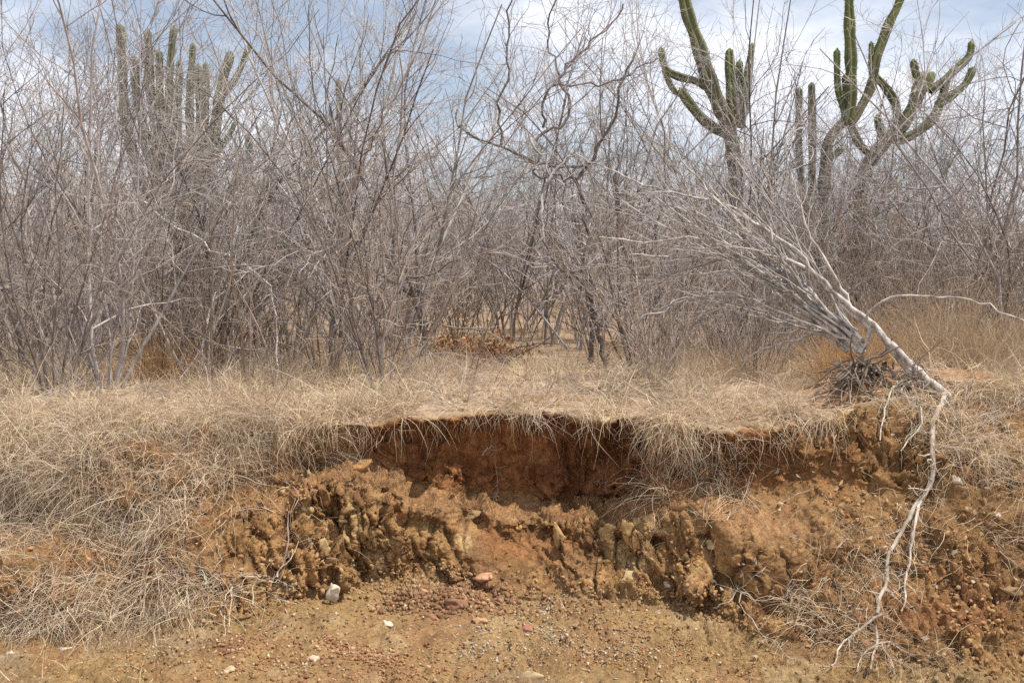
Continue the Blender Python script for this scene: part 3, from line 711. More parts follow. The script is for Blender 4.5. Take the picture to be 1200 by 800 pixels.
# near trees, each where the photo shows its foot
NEAR = [  # key, px, foot row, scale, height scale, rz, label
 ('fan_a', 128, 458, .95, 1, .3, 'dark many stemmed bare tree rising from the straw, foot at the edge of the thatch'),
 ('fan_b', 30, 448, 1.0, 1, 1.0, 'tall grey bare tree at the edge of the view, before the tangled grey bushes'),
 ('fan_c', 192, 444, .62, 1, 2.0, 'brown stemmed bare tree in front of the outer columns of the grey green cactus'),
 ('fan_d', 226, 446, .60, 1, 3.1, 'pale stemmed low tree right in front of the trunk of the grey green cactus'),
 ('fan_b', 262, 436, .75, 1, 4.1, 'slim grey bare tree on the inner side of the grey green cactus'),
 ('fan_d', 345, 425, .9, 1, .9, 'pale straight stemmed bare tree behind the two stemmed sapling'),
 ('fan_b', 395, 440, .9, 1, 5.0, 'straight grey bare tree between the sapling and the big fan of stems'),
 ('fan_e', 428, 432, 1.05, 1, .2, 'bare tree spreading a wide fan of pale stems above the end of the straw lip'),
 ('fan_d', 462, 428, .95, 1, 2.7, 'pale bare tree whose tan trunk leans toward the middle of the thicket'),
 ('single_a', 505, 425, .95, 1, 1.9, 'slender grey tree behind the small dark leaning shrub'),
 ('fan_b', 598, 402, 1.0, 1, 3.4, 'tall bare tree behind the grey fallen branches'),
 ('single_a', 640, 405, .9, 1, 4.4, 'thin upright tree between the grey fallen branches and the crooked dark tree'),
 ('fan_c', 742, 425, .85, 1, 5.2, 'brown bare tree between the crooked dark tree and the leaning dark trunk'),
 ('fan_a', 842, 405, 1.0, 1, .7, 'bushy bare tree with a broom of upright branches before the thick cactus arm'),
 ('fan_d', 872, 408, 1.1, 1, 1.6, 'tall bare tree with a dense broom of twigs in front of the cactus columns'),
 ('twist_c', 905, 420, .72, 1, 2.6, 'grey bare tree behind the crown of the fallen tree'),
 ('arch_a', 930, 405, .8, 1, 3.9, 'arching bare shrub between the two big cacti'),
 ('arch_a', 1062, 412, .7, 1, 4.6, 'low brown bare tree standing under the many armed green cactus'),
 ('single_b', 1106, 415, .95, 1, .4, 'dark crooked trunk rising past the last arm of the green cactus'),
 ('fan_b', 1168, 418, .85, 1, 1.3, 'grey bare tree beyond the tan bushes above the gentle slope'),
 ('twist_b', 1195, 425, 1.0, 1, 2.2, 'crooked grey tree at the edge of the view above the gentle slope'),
 ('fan_a', -30, 440, 1.0, 1, 3.3, 'grey bare tree half out of view behind the tangled bushes'),
 ('fan_e', 85, 430, 1.05, 1, 5.5, 'pale bare tree with white diagonal twigs, standing among orange straw'),
 ('fan_b', 866, 402, 1.08, 1, 2.9, 'narrow grey tree with its broom of branches crossing the leaning thick cactus arm'),
 ('fan_a', 898, 404, 1.0, 1, 4.2, 'many stemmed grey tree between the thick armed cactus and the pair of thin columns'),
 ('fan_b', 938, 398, .95, 1, .6, 'narrow grey tree whose twigs veil the pair of thin cactus columns'),
 ('fan_e', 1082, 400, .9, 1, 1.1, 'pale twigged tree behind the arms of the many armed cactus'),
 ('fan_c', 62, 466, .72, 1, 1.4, 'brown many stemmed shrub growing close to the lip, beyond the grey thatch'),
 ('sapling', 242, 466, .7, 1, 2.3, 'thin bare sapling growing out of the straw close to the lip'),
 ('arch_a', 288, 460, .62, 1, 3.7, 'arching brown shrub in the straw beside the lone sapling'),
 ('fan_c', 448, 456, .75, 1, 5.1, 'brown shrub in the straw above the near end of the red wall'),
 ('arch_a', 768, 446, .6, 1, .9, 'low arching shrub in the straw above the dark overhang'),
 ('twist_a', 300, 418, .9, 1, 4.9, 'dark crooked tree behind the pale straight stems'),
]
for key, px, py, s, sz, rz, lab in NEAR:
    Y = ground_y(py); x, y, z = at(px, py, Y); z = height(x, y)
    place_tree(key, x, y, z - .02, rz, s, lab, 'bare trees at the edge of the thicket', sz=sz)
p_ = at(325, 470, ground_y(470)); place_tree('sapling', p_[0], p_[1], height(p_[0], p_[1]) - .02, .5, .62, 'small brown sapling of two thin stems standing alone in the straw', None, 'sapling', 'sapling')
p_ = at(548, 452, ground_y(452)); place_tree('sapling', p_[0], p_[1], height(p_[0], p_[1]) - .02, 2.2, .6, 'small dark shrub leaning over the straw just above the red wall', None, 'leaning_shrub', 'shrub', lean=(0, -.35))
# thicket behind: zones share a label, nothing tells their trees apart
KIND = {'fan_a': 'grey many stemmed tree', 'fan_b': 'tall narrow grey tree', 'fan_c': 'brown spreading tree', 'fan_d': 'pale straight stemmed tree',
        'fan_e': 'grey tree with pale twigs', 'single_a': 'slender twin trunked tree', 'single_b': 'dark single trunked tree', 'twist_a': 'dark crooked tree',
        'twist_b': 'grey crooked tree', 'twist_c': 'pale crooked tree', 'arch_a': 'brown arching tree',
        'bush_a': 'brown twiggy bush', 'bush_b': 'low grey bush', 'bush_c': 'upright brown bush'}
ZONES = [(-1.2, -.70, 'the tall outermost grey tree'), (-.70, -.44, 'the grey green cactus'), (-.44, -.20, 'the fan of pale stems'), (-.20, .0, 'the orange leaf heap'),
         (.0, .24, 'the crooked looping tree'), (.24, .44, 'the thick armed cactus'), (.44, .62, 'the tall green cactus'), (.62, .80, 'the many armed cactus'), (.80, 1.2, 'the tan grass clumps')]
def zlabel(key, y, zone):
    d = 'close behind' if y < 11.5 else 'a little behind' if y < 14 else 'some way behind' if y < 17.5 else 'well behind' if y < 22 else 'far behind' if y < 27 else 'deep in the thicket behind'
    return KIND[key] + ' standing ' + d + ' ' + zone[2]
r = np.random.default_rng(5)
keys = ['fan_a', 'fan_b', 'fan_c', 'fan_d', 'fan_e', 'single_a', 'single_b', 'twist_a', 'twist_b', 'twist_c', 'arch_a']
pts = []
def try_place(n, y0, y1, gap, pw=1.0):
    k = 0; tries = 0
    while k < n and tries < n * 60:
        tries += 1
        y = y0 + (y1 - y0) * r.uniform() ** pw; hw = y * .52 + 1.2; x = r.uniform(-hw, hw)
        if any((x - a) ** 2 + (y - b_) ** 2 < gap * gap for a, b_ in pts): continue
        if abs(x + .25) < .75 and 9.0 < y < 12.5: continue                       # the small clearing
        pts.append((x, y)); k += 1
        fx = x / (y * .51)
        zz = next(z for z in ZONES if z[0] <= np.clip(fx, -1.1, 1.1) < z[1])
        yield x, y, zz
for x, y, zz in try_place(70, 10.0, 16.0, .5):
    kk = keys[r.integers(len(keys))]
    if .30 < x / (y * .51) < .85 and y < 12.8: kk = ['arch_a', 'twist_c'][r.integers(2)]; sc_ = r.uniform(.5, .7)
    else: sc_ = r.uniform(.75, 1.08)
    place_tree(kk, x, y, -.03, r.uniform(0, 6.28), sc_, zlabel(kk, y, zz), 'thicket trees behind ' + zz[2])
for x, y, zz in try_place(120, 16.0, 33.0, .6):
    kk = keys[r.integers(len(keys))]
    place_tree(kk, x, y, float(hill(np.array(x), np.array(y))) - .03, r.uniform(0, 6.28), r.uniform(.8, 1.1), zlabel(kk, y, zz), 'thicket trees behind ' + zz[2])
pts = []
for x, y, zz in try_place(70, 9.0, 17.0, .45):
    kk = ['bush_a', 'bush_b', 'bush_c'][r.integers(3)]
    place_tree(kk, x, y, -.03, r.uniform(0, 6.28), r.uniform(.8, 1.25), zlabel(kk, y, zz), 'thicket bushes behind ' + zz[2], 'twiggy_bush', 'bush')
for kk, px, Y_, sc_, lab in [('bush_c', 700, 10.2, 1.3, 'tall brown bush beside the white fallen stick'), ('bush_a', 838, 10.4, 1.4, 'spreading brown bush hiding the foot of the thick armed cactus'),
   ('arch_a', 868, 10.8, .75, 'arching shrub right in front of the trunk of the thick armed cactus'), ('bush_b', 905, 9.8, 1.5, 'grey bush under the upper crown of the fallen tree'),
   ('arch_a', 962, 10.6, .78, 'arching shrub right in front of the trunk of the tall green cactus'), ('bush_c', 985, 10.0, 1.35, 'upright brown bush between the trunks of the two green cacti'),
   ('twist_c', 1012, 11.0, .68, 'pale crooked shrub in front of the leaning trunk of the many armed cactus'), ('bush_a', 1050, 9.6, 1.4, 'wide brown bush above the arching pale branch of the fallen tree'),
   ('bush_c', 1130, 9.8, 1.3, 'upright brown bush behind the tall tan grass clump'), ('bush_b', 1185, 10.4, 1.5, 'grey bush behind the broad tan grass clump')]:
    x = at(px, 400, Y_)[0]; place_tree(kk, x, Y_, -.03, px * .7, sc_, lab, 'undergrowth before the cacti', 'twiggy_bush', 'bush')
pts = []
side_ = lambda x: ('above the grey thatch' if x < -1.1 else 'above the clearing' if x < 1.3 else 'above the gentle slope')
for x, y, zz in try_place(60, 6.9, 10.2, .34, 1.15):
    if -.9 < x < .95 and y < 8.0 or abs(x - .05) < .55: continue
    kk = ['bush_a', 'bush_b', 'bush_c', 'sapling'][r.integers(4)]; sc_ = r.uniform(.45, .95)
    nm = {'bush_a': 'low spreading brown twigs', 'bush_b': 'low grey dry bush', 'bush_c': 'upright brown dry twigs', 'sapling': 'thin bare sapling'}[kk]
    place_tree(kk, x, y, height(x, y) - .03, r.uniform(0, 6.28), sc_, ['ankle high ', 'shin high ', 'knee high ', 'waist high '][min(3, int((sc_ - .45) / .125))] + nm + ' before ' + zz[2] + ', ' + ('near the lip' if y < 7.8 else 'at the trees'), 'undergrowth in the straw before ' + zz[2], 'twiggy_bush', 'bush')
# far thicket on the rise: one mass
far = []
stems, crown = make_tree(55, 4.2, 6, 26, .035, dict(FAN, dens=[2.2, 3.2, 0], tip=.010), 2)
polys = [q_ for s in stems for q_ in s] + crown
fv, ff = tubes([(p[::2] if len(p) > 4 else p, rr[::2] if len(p) > 4 else rr) for p, rr in polys], 3)
Vs, Fs, o_ = [], [], 0
for _ in range(140):
    y = 33 + 34 * r.uniform() ** 1.1; hw = y * .56 + 3; x = r.uniform(-hw, hw); a = r.uniform(0, 6.28); s = r.uniform(.8, 1.25)
    ca, sa = math.cos(a) * s, math.sin(a) * s
    v = np.stack([fv[:, 0] * ca - fv[:, 1] * sa + x, fv[:, 0] * sa + fv[:, 1] * ca + y, fv[:, 2] * s + float(hill(np.array(x), np.array(y)))], 1)
    Vs.append(v); Fs.append(ff + o_); o_ += len(v)
tag(link('distant_thicket', mesh('distant_thicket', np.concatenate(Vs), np.concatenate(Fs), M['twig'], True)), 'grey brown mass of bare thicket on the far rise', 'thicket', None, 'stuff')

# ------------------------------------------------------------------ hand placed limbs
def limb(pl, n=12):
    """pl: list of (px, py, Y) -> smooth world path"""
    return smooth_path([at(*p) for p in pl], n)
def sprout(r, paths, o, dens, L0, lvl=2, maxl=3):
    """twigs along given paths"""
    out = [[], [], [], []]
    for path, rads in paths:
        tot = np.linalg.norm(np.diff(path, axis=0), axis=1).sum()
        for _ in range(int(tot * dens * r.uniform(.8, 1.2))):
            t = r.uniform(.25, .99) * (len(path) - 1); i = min(int(t), len(path) - 2); f_ = t - i
            q_ = path[i] * (1 - f_) + path[i + 1] * f_; tan = unit(path[i + 1] - path[i])
            side = unit(np.cross(tan, r.normal(size=3))); a = math.radians(r.uniform(*o['ang']))
            grow(r, q_, tan * math.cos(a) + side * math.sin(a), L0 * r.uniform(.4, 1.2), max(rads[i] * .5, o['tip']), lvl, maxl, out, o)
    return out[0] + out[1] + out[2] + out[3]
def hero(name, cat, label, group, limbs, sm, cm, base, dens=7, L0=.5, seed=1, o=TWIST, part='branch', first='trunk', k=7, fork=True):
    """limbs: list of (px list, r0 px, r1 px): each becomes a part"""
    r = np.random.default_rng(seed); root = empty(name, base); paths = []
    for j, (pl, r0, r1) in enumerate(limbs):
        n = max(8, 3 * len(pl)); path = limb(pl, n); Ym = pl[0][2]
        rr = np.linspace(r0, r1, n) * .62 * Ym / F * .5
        rr = rr * (1 + .10 * np.sin(np.arange(n) * 2.3 + j))
        path = path + r.normal(size=path.shape) * .016 * (np.arange(n) > 0)[:, None]
        paths.append((path, rr))
        ob = link(first if j == 0 else part, mesh(part, *tubes([(path - base, rr)], k), M[sm], True), root)
    tw = sprout(r, paths, o, dens, L0)
    if tw: link('crown', mesh('crown', *tubes([(p - base, q_) for p, q_ in tw], 3), M[cm], True), root)
    tag(root, label, cat, group); return root

Yt = ground_y(428)
b_ = at(705, 428, Yt); b_[2] = 0
hero('crooked_tree', 'tree', 'crooked tree with dark looping upper branches and a bent trunk amid the thicket', None, [
 ([(708, 432, Yt), (703, 395, Yt), (690, 345, Yt), (672, 322, Yt), (655, 312, Yt), (642, 296, Yt), (633, 270, Yt)], 11, 4),
 ([(692, 425, Yt), (694, 385, Yt), (690, 345, Yt), (686, 315, Yt + .1), (690, 260, Yt + .2), (677, 213, Yt + .3), (690, 193, Yt + .3), (702, 170, Yt + .3), (718, 140, Yt + .3), (728, 100, Yt + .3), (742, 60, Yt + .4)], 10, 4),
 ([(690, 195, Yt + .3), (650, 195, Yt + .2), (607, 183, Yt), (590, 171, Yt), (560, 160, Yt), (538, 148, Yt), (537, 128, Yt)], 6, 3),
 ([(628, 165, Yt), (645, 155, Yt), (664, 145, Yt), (669, 118, Yt), (656, 99, Yt), (665, 75, Yt), (690, 55, Yt), (713, 35, Yt), (730, 5, Yt)], 6, 3),
 ([(656, 99, Yt), (645, 60, Yt), (642, 25, Yt), (655, -10, Yt)], 4, 2.5),
 ([(656, 99, Yt), (690, 100, Yt), (720, 97, Yt), (745, 82, Yt), (770, 68, Yt)], 4.5, 2.5),
 ([(636, 150, Yt), (638, 115, Yt), (656, 99, Yt)], 5, 4),
 ([(587, 170, Yt), (586, 120, Yt), (597, 84, Yt), (594, 40, Yt), (600, -10, Yt)], 5, 3),
 ([(676, 210, Yt + .3), (655, 208, Yt + .3), (628, 206, Yt + .2), (625, 195, Yt)], 4.5, 3),
], 'dusk', 'twig', b_, dens=15, L0=.6, seed=21, o=dict(FAN, ang=(25, 70)))
b_ = at(792, 425, ground_y(425)); Y2 = ground_y(425); b_[2] = 0
hero('leaning_tree', 'tree', 'dark leaning trunk between the crooked tree and the crown of the fallen tree', None, [
 ([(795, 430, Y2), (785, 400, Y2), (765, 360, Y2), (745, 325, Y2), (730, 290, Y2), (722, 240, Y2), (725, 180, Y2)], 10, 4),
 ([(765, 360, Y2), (775, 320, Y2), (770, 270, Y2), (780, 210, Y2), (775, 140, Y2)], 6, 3),
], 'dusk', 'twig', b_, dens=13, L0=.5, seed=23)
b_ = at(668, 330, 7.6)
hero('dead_branch', 'dead branch', 'white dead zigzag branch hanging before the crooked dark tree', None, [
 ([(632, 300, 7.6), (634, 258, 7.6), (641, 216, 7.6), (651, 200, 7.6), (661, 188, 7.6), (676, 184, 7.6), (692, 187, 7.6)], 5, 3),
 ([(622, 162, 7.6), (638, 192, 7.6), (652, 210, 7.6), (664, 221, 7.6)], 5, 3),
 ([(606, 208, 7.6), (620, 199, 7.6), (637, 189, 7.6)], 3, 2),
 ([(664, 221, 7.6), (670, 240, 7.6), (669, 270, 7.6)], 4, 2),
], 'pale', 'twig_pale', b_, dens=5, L0=.22, seed=25, first='branch')
b_ = at(742, 385, 7.0); b_ = np.array([b_[0], b_[1], .0])
hero('dead_branch', 'dead branch', 'white fallen stick rising from the brush beside the leaning dark trunk', None, [
 ([(740, 386, 7.0), (752, 374, 7.0), (770, 366, 7.0), (785, 356, 7.0), (800, 350, 7.0), (830, 346, 6.9)], 4, 3)], 'pale', 'twig_pale', b_, dens=3, L0=.2, seed=27, first='branch')
b_ = at(268, 305, 7.6)
hero('dead_branch', 'dead branch', 'long pale dead branch slanting down in front of the grey green cactus', None, [
 ([(150, 225, 7.8), (185, 248, 7.7), (222, 275, 7.6), (262, 300, 7.5), (318, 337, 7.4), (324, 400, 7.3), (322, 452, 7.2)], 4, 3),
 ([(262, 300, 7.5), (280, 292, 7.5), (305, 290, 7.5)], 2.5, 1.5)], 'pale', 'twig_pale', b_, dens=5, L0=.3, seed=29, first='branch')

# the uprooted tree: broken trunk on the bank edge, fan of stems, root plate and long hanging root
FB = at(1060, 440, 5.75)
def YY(x): return 5.62 + (1105 - x) * .0030
def L(*pp): return [(x, y, YY(x)) for x, y in pp]
extra = []
rx = random.Random(9)
for a_ in range(13):
    ex_, ey_ = 700 + 210 * rx.random(), 175 + 170 * (rx.random() ** .8)
    if ex_ < 790 and ey_ < 205: ey_ += 40
    mx_, my_ = .45 * 1010 + .55 * ex_ + rx.uniform(-8, 8), .45 * 405 + .55 * ey_ + rx.uniform(-4, 10) - 8
    extra.append((L((1012 - rx.random() * 30, 412 - rx.random() * 28), (.75 * 1010 + .25 * ex_, .75 * 408 + .25 * ey_ - 2), (mx_, my_), (ex_, ey_)), 5.5, 1.8))
limbs = [
 (L((1112, 466), (1088, 446), (1065, 425), (1045, 402), (1022, 381), (1000, 362), (975, 340), (940, 310), (915, 285), (885, 262)), 9.5, 4.5),
 (L((885, 262), (850, 240), (800, 228), (750, 214), (722, 202), (690, 190)), 6, 2.5),
 (L((1012, 414), (978, 386), (940, 355), (915, 335), (880, 310), (840, 298), (790, 300), (740, 296)), 8, 2.5),
 (L((1012, 414), (985, 380), (955, 352), (930, 325), (905, 292), (890, 262), (850, 228), (820, 190)), 8, 2.5),
 (L((1010, 412), (970, 372), (945, 338), (925, 300), (900, 250), (880, 205), (860, 175)), 8, 2.5),
 (L((1012, 415), (975, 392), (930, 362), (890, 348), (850, 344), (800, 350), (775, 362)), 7, 2.5),
 (L((1008, 412), (972, 380), (935, 345), (905, 318), (860, 280), (820, 262), (770, 245), (710, 257)), 7, 2.2),
 (L((1010, 410), (965, 365), (925, 328), (880, 290), (835, 262), (795, 233), (765, 222)), 7, 2.2),
 (L((975, 340), (960, 325), (935, 296), (905, 272), (865, 250), (830, 225), (800, 190), (780, 160)), 7, 2.2),
 (L((1000, 362), (985, 332), (970, 305), (960, 288), (950, 264), (942, 230), (930, 190)), 6, 2.2),
 (L((960, 325), (925, 308), (890, 296), (850, 290), (800, 280), (760, 285), (700, 280)), 6, 2.2),
 (L((945, 338), (900, 312), (860, 300), (815, 312), (760, 322), (715, 322)), 6, 2.2),
 (L((935, 345), (895, 330), (855, 318), (800, 325), (745, 340)), 5, 2.2),
 (L((1012, 375), (1025, 358), (1045, 350), (1080, 348), (1140, 352), (1195, 373), (1230, 385)), 4.5, 2),
 (L((1010, 412), (985, 398), (960, 392), (920, 400), (882, 415), (866, 434)), 6, 2.5),
 (L((1118, 474), (1085, 452), (1052, 420), (1030, 392), (1008, 376), (980, 352)), 7, 4),
 (L((1022, 381), (1016, 398), (1010, 414)), 6, 6),
 (L((1065, 425), (1048, 408), (1030, 390), (1012, 372)), 8, 5),
]
nb = len(limbs); limbs += extra
r = np.random.default_rng(33); root = empty('fallen_tree', FB); paths = []
for j, (pl, r0, r1) in enumerate(limbs):
    n = max(10, 3 * len(pl)); path = limb(pl, n); rr = np.linspace(r0, r1, n) * (.85 if j in (0, 15, 16, 17) else .66) * 5.9 / F * .5 * (1 + .03 * np.sin(np.arange(n) * 1.9 + j))
    off = r.normal(size=3) * .10 * np.array([.2, 1.6, .2]) if 2 <= j <= 12 or j >= nb else np.zeros(3)
    path = path + off * np.linspace(0, 1, n)[:, None] + r.normal(size=path.shape) * .006
    if j not in (13, 14, 15, 16, 17, 0): paths.append((path, rr))
    if j in (0, 14): paths.append((path[n // 2:], rr[n // 2:]))
    link('trunk' if j == 0 else 'branch', mesh('branch', *tubes([(path - FB, rr)], 7), M['fallen'], True), root)
tw = sprout(r, paths, dict(FAN, curve=.12, wob=.07, ang=(12, 42), up=.01, dens=[0, 0, 4.5], tip=.0020), 6.5, .5)
link('crown', mesh('crown', *tubes([(p - FB, q_) for p, q_ in tw], 3), M['twig_pale'], True), root)
# hanging roots lie on the slope
def on_slope(pp, lift=.02, n=None):
    q = np.array(pp, float); seg = np.concatenate([[0], np.cumsum(np.hypot(*np.diff(q, axis=0).T))])
    m = max(4, int(seg[-1] / 7)); u = np.linspace(0, seg[-1], m)
    fx, fy = np.interp(u, seg, q[:, 0]), np.interp(u, seg, q[:, 1])
    k = [surf(x, y) for x, y in zip(fx, fy)]
    w = P[k] + NF[k] * lift
    for _ in range(2): w[1:-1] = .25 * w[:-2] + .5 * w[1:-1] + .25 * w[2:]
    return smooth_path(w, n or m)
RT = [
 ([(1106, 464), (1102, 482), (1097, 515), (1092, 545), (1080, 590), (1068, 612), (1045, 638), (1040, 660), (1030, 705), (1026, 725)], 9, 5),
 ([(1092, 545), (1085, 575), (1076, 608), (1066, 640), (1060, 690), (1058, 720)], 6, 2.5),
 ([(1026, 722), (1010, 735), (985, 757), (972, 790)], 4.5, 2),
 ([(1027, 728), (1027, 755), (1023, 790)], 5, 2),
 ([(1027, 752), (1012, 768), (1002, 786)], 2.5, 1.3),
 ([(1027, 752), (1040, 765), (1052, 790)], 2.5, 1.3),
 ([(1027, 752), (1046, 754), (1066, 772)], 2.2, 1.2),
 ([(1066, 437), (1046, 455), (1040, 475), (1032, 520)], 5, 2),
 ([(1062, 440), (1085, 490), (1062, 525)], 4, 2),
 ([(1104, 470), (1125, 485), (1112, 510)], 4, 1.6),
 ([(1095, 480), (1060, 470), (1035, 480)], 3, 1.5),
 ([(1070, 450), (1050, 462), (1075, 478), (1090, 476)], 3, 1.5),
]
rpaths = []
for pp, r0, r1 in RT:
    path = on_slope(pp, .032); n = len(path); path += r.normal(size=path.shape) * .0025
    rr = np.linspace(r0, r1, n) * .78 * 5.1 / F * .5
    link('root', mesh('root', *tubes([(path - FB, rr)], 6), M['root'], True), root); rpaths.append((path, rr))
th_ = sprout(r, rpaths, dict(TWIST, ang=(25, 75), up=-.05, wob=.2, dens=[0, 0, 5], tip=.0012), 13, .16)
link('root_hair', mesh('root_hair', *tubes([(p - FB, q_) for p, q_ in th_], 3), M['root'], True), root)['kind'] = 'stuff'
rb = []
for _ in range(75):
    a = at(1014 + r.normal() * 11, 422 + abs(r.normal()) * 8, YY(1012) + r.normal() * .05)
    d = unit(np.array([r.normal() * .8 - .15, -.15 + r.normal() * .5, -.75 + r.normal() * .35]))
    out = [[], [], [], []]; grow(r, a, d, r.uniform(.14, .42), r.uniform(.004, .011), 2, 3, out, dict(TWIST, wob=.2, up=-.04, dens=[0, 0, 5], tip=.002)); rb += out[2] + out[3]
for x1, y1 in ((944, 470), (955, 462), (968, 468), (985, 470), (1000, 474)):          # long roots trailing from the plate
    pth = smooth_path([at(1010, 418, YY(1012)), at(.5 * (1010 + x1) + 8, 438, YY(1012) - .04), at(x1, y1, YY(1012) - .12)], 9)
    rb.append((pth + r.normal(size=pth.shape) * .006, np.linspace(.011, .004, 9)))
for _ in range(70):
    a = at(1076 + r.normal() * 18, 449 + r.normal() * 6, YY(1072) + r.normal() * .05)
    d = unit(np.array([-.4 + r.normal() * .8, -.4 + r.normal() * .4, -.6 + r.normal() * .4]))
    out = [[], [], [], []]; grow(r, a, d, r.uniform(.12, .34), r.uniform(.002, .006), 2, 3, out, dict(TWIST, wob=.2, up=-.03, dens=[0, 0, 6], tip=.0018)); rb += out[2] + out[3]
link('root_ball', mesh('root_ball', *tubes([(p - FB, q_) for p, q_ in rb], 5), M['brown'], True), root)
tag(root, 'uprooted bare tree toppled over the bank edge with its roots hanging down the slope', 'fallen tree')

# dead sprigs and loose sticks on the bank
def sprig(label, pps, wpx, mat='root', seed=0, lift=.03, tw=4, L0=.12, name='dead_sprig', cat='dead sprig'):
    r = np.random.default_rng(seed); paths = []
    base = spt(*pps[0][0]); root = empty(name, base)
    for pp in pps:
        path = on_slope(pp, lift, 13) + r.normal(size=(13, 3)) * .007
        paths.append((path, np.linspace(wpx, wpx * .35, 13) * .48 * 5 / F * .5))
    for p_, rr in paths: link('twig', mesh('twig', *tubes([(p_ - base, rr)], 5), M[mat], True), root)
    t_ = sprout(r, paths, dict(TWIST, ang=(20, 60), dens=[0, 0, 5], tip=.0014), tw * 3, L0)
    if t_: link('crown', mesh('crown', *tubes([(p - base, q_) for p, q_ in t_], 3), M['twig_pale'], True), root)
    tag(root, label, cat, 'dead sprigs and sticks on the bank')
sprig('pale dead sprig sticking out of the straw over the dark overhang', [[(932, 478), (922, 505), (905, 528)], [(935, 480), (930, 510), (912, 526)], [(928, 490), (940, 508), (948, 522)], [(922, 495), (912, 485), (902, 470)]], 4, seed=1)
sprig('long bare stem leaning against the orange face under the drooping straw', [[(318, 684), (330, 640), (347, 572)]], 5, seed=2, tw=0, lift=.06)
sprig('pale stick lying at the foot of the leaning stem', [[(278, 668), (310, 684), (345, 691)]], 5, seed=3, tw=3)
sprig('bent pale stalk arching over the dark hole in the thatch', [[(140, 690), (160, 670), (190, 662), (215, 672), (235, 690)]], 4, seed=4, lift=.07, tw=2)
sprig('straw coloured stalk leaning out of the thatch onto the floor', [[(98, 688), (110, 725), (125, 765)]], 4, seed=5, lift=.05, tw=0)
sprig('thin root hanging in a curve under the dark overhang', [[(872, 520), (880, 560), (876, 590), (862, 604)]], 3, seed=6, lift=.03, tw=3)
sprig('thin root sagging across the slope below the overhang', [[(960, 572), (930, 588), (895, 597), (872, 594)]], 2.5, seed=7, tw=2)
sprig('forked pale twig lying in the straw at the bottom of the gentle slope', [[(835, 715), (870, 690), (900, 660)], [(870, 690), (905, 700), (960, 715)], [(860, 700), (880, 730), (925, 780)]], 3, seed=8, tw=5, lift=.04)
sprig('grey twig tangle lying along the edge of the gentle slope', [[(1105, 510), (1150, 500), (1205, 480)], [(1120, 530), (1160, 512), (1210, 505)], [(1110, 500), (1160, 490), (1200, 470)]], 4, seed=9, tw=7, L0=.2, mat='fallen')
sprig('short bleached twig pointing up the slope near the hanging root', [[(985, 642), (1000, 632), (1003, 615)]], 3, seed=10, tw=3)
sprig('thin root dangling on the red wall below its lip', [[(575, 492), (573, 520), (585, 560), (580, 585)]], 2.6, seed=12, tw=4, L0=.08, lift=.015)
sprig('short pale root stub poking out of the red wall', [[(562, 533), (568, 526), (575, 521)]], 4, seed=13, tw=1, L0=.06, lift=.02)
sprig('fine root hairs hanging at the dark end of the red wall', [[(708, 540), (706, 555), (704, 572)], [(712, 538), (713, 556), (711, 575)]], 2, seed=14, tw=5, L0=.07, lift=.015)
sprig('upright dead straw stem in the thatch beside the orange face', [[(258, 672), (258, 640), (256, 606)]], 3, seed=15, tw=0, lift=.06)

# orange grass tuft behind the fallen trunk, tan bushes, brush pile
def tuft_thing(px, py, Y, n, h, spread, pal, label, name, cat, seed, group=None):
    r = np.random.default_rng(seed); b_ = at(px, py, Y); b_[2] = height(b_[0], b_[1]) - .01
    rt = r.normal(size=(n, 3)) * np.array([spread * .35, spread * .35, 0]); d0 = np.array([0, 0, 1.0]) + r.normal(size=(n, 3)) * .26 + rt * 1.2
    V, Q = blades(rt, d0, r.uniform(.45, 1.0, n) * h, r.uniform(.0018, .004, n), .25, .13, 6, seed + 1)
    ob = link(name, mesh(name, V, Q, M['straw'], True, straw_cols(n, 14, seed + 2, pal, [1] * len(pal)))); ob.location = b_
    tag(ob, label, cat, group)
OR = [(.52, .31, .14), (.56, .37, .19), (.44, .26, .12)]; TN = [(.46, .35, .22), (.40, .29, .18), (.52, .42, .29), (.36, .24, .15)]
GT = 'dry grass clumps standing on the plateau'
tuft_thing(1000, 425, 6.6, 1300, .66, .26, OR, 'orange dry grass tuft glowing behind the fallen trunk', 'grass_tuft', 'grass tuft', 801, GT)
tuft_thing(1100, 440, 6.9, 1500, 1.0, .60, TN, 'tall tan grass clump beyond the pale branch arching from the fallen trunk', 'grass_tuft', 'grass tuft', 811, GT)
tuft_thing(1160, 445, 6.6, 1400, .85, .60, TN, 'broad tan grass clump at the edge of the view above the gentle slope', 'grass_tuft', 'grass tuft', 821, GT)
tuft_thing(860, 440, 7.4, 600, .55, .60, TN, 'brownish grass clump under the crown of the fallen tree', 'grass_tuft', 'grass tuft', 831, GT)
tuft_thing(185, 450, 7.6, 500, .60, .40, OR, 'orange brown grass tuft around the feet of the trees before the grey green cactus', 'grass_tuft', 'grass tuft', 841, GT)
tuft_thing(640, 440, 7.6, 350, .32, .40, [PALE[0], PALE[1]], 'pale yellow grass tuft in the clearing above the red wall', 'grass_tuft', 'grass tuft', 851, GT)
tuft_thing(55, 450, 7.4, 600, .45, .6, [PALE[0], PALE[1]], 'pale straw tuft at the foot of the tall grey tree', 'grass_tuft', 'grass tuft', 861, GT)

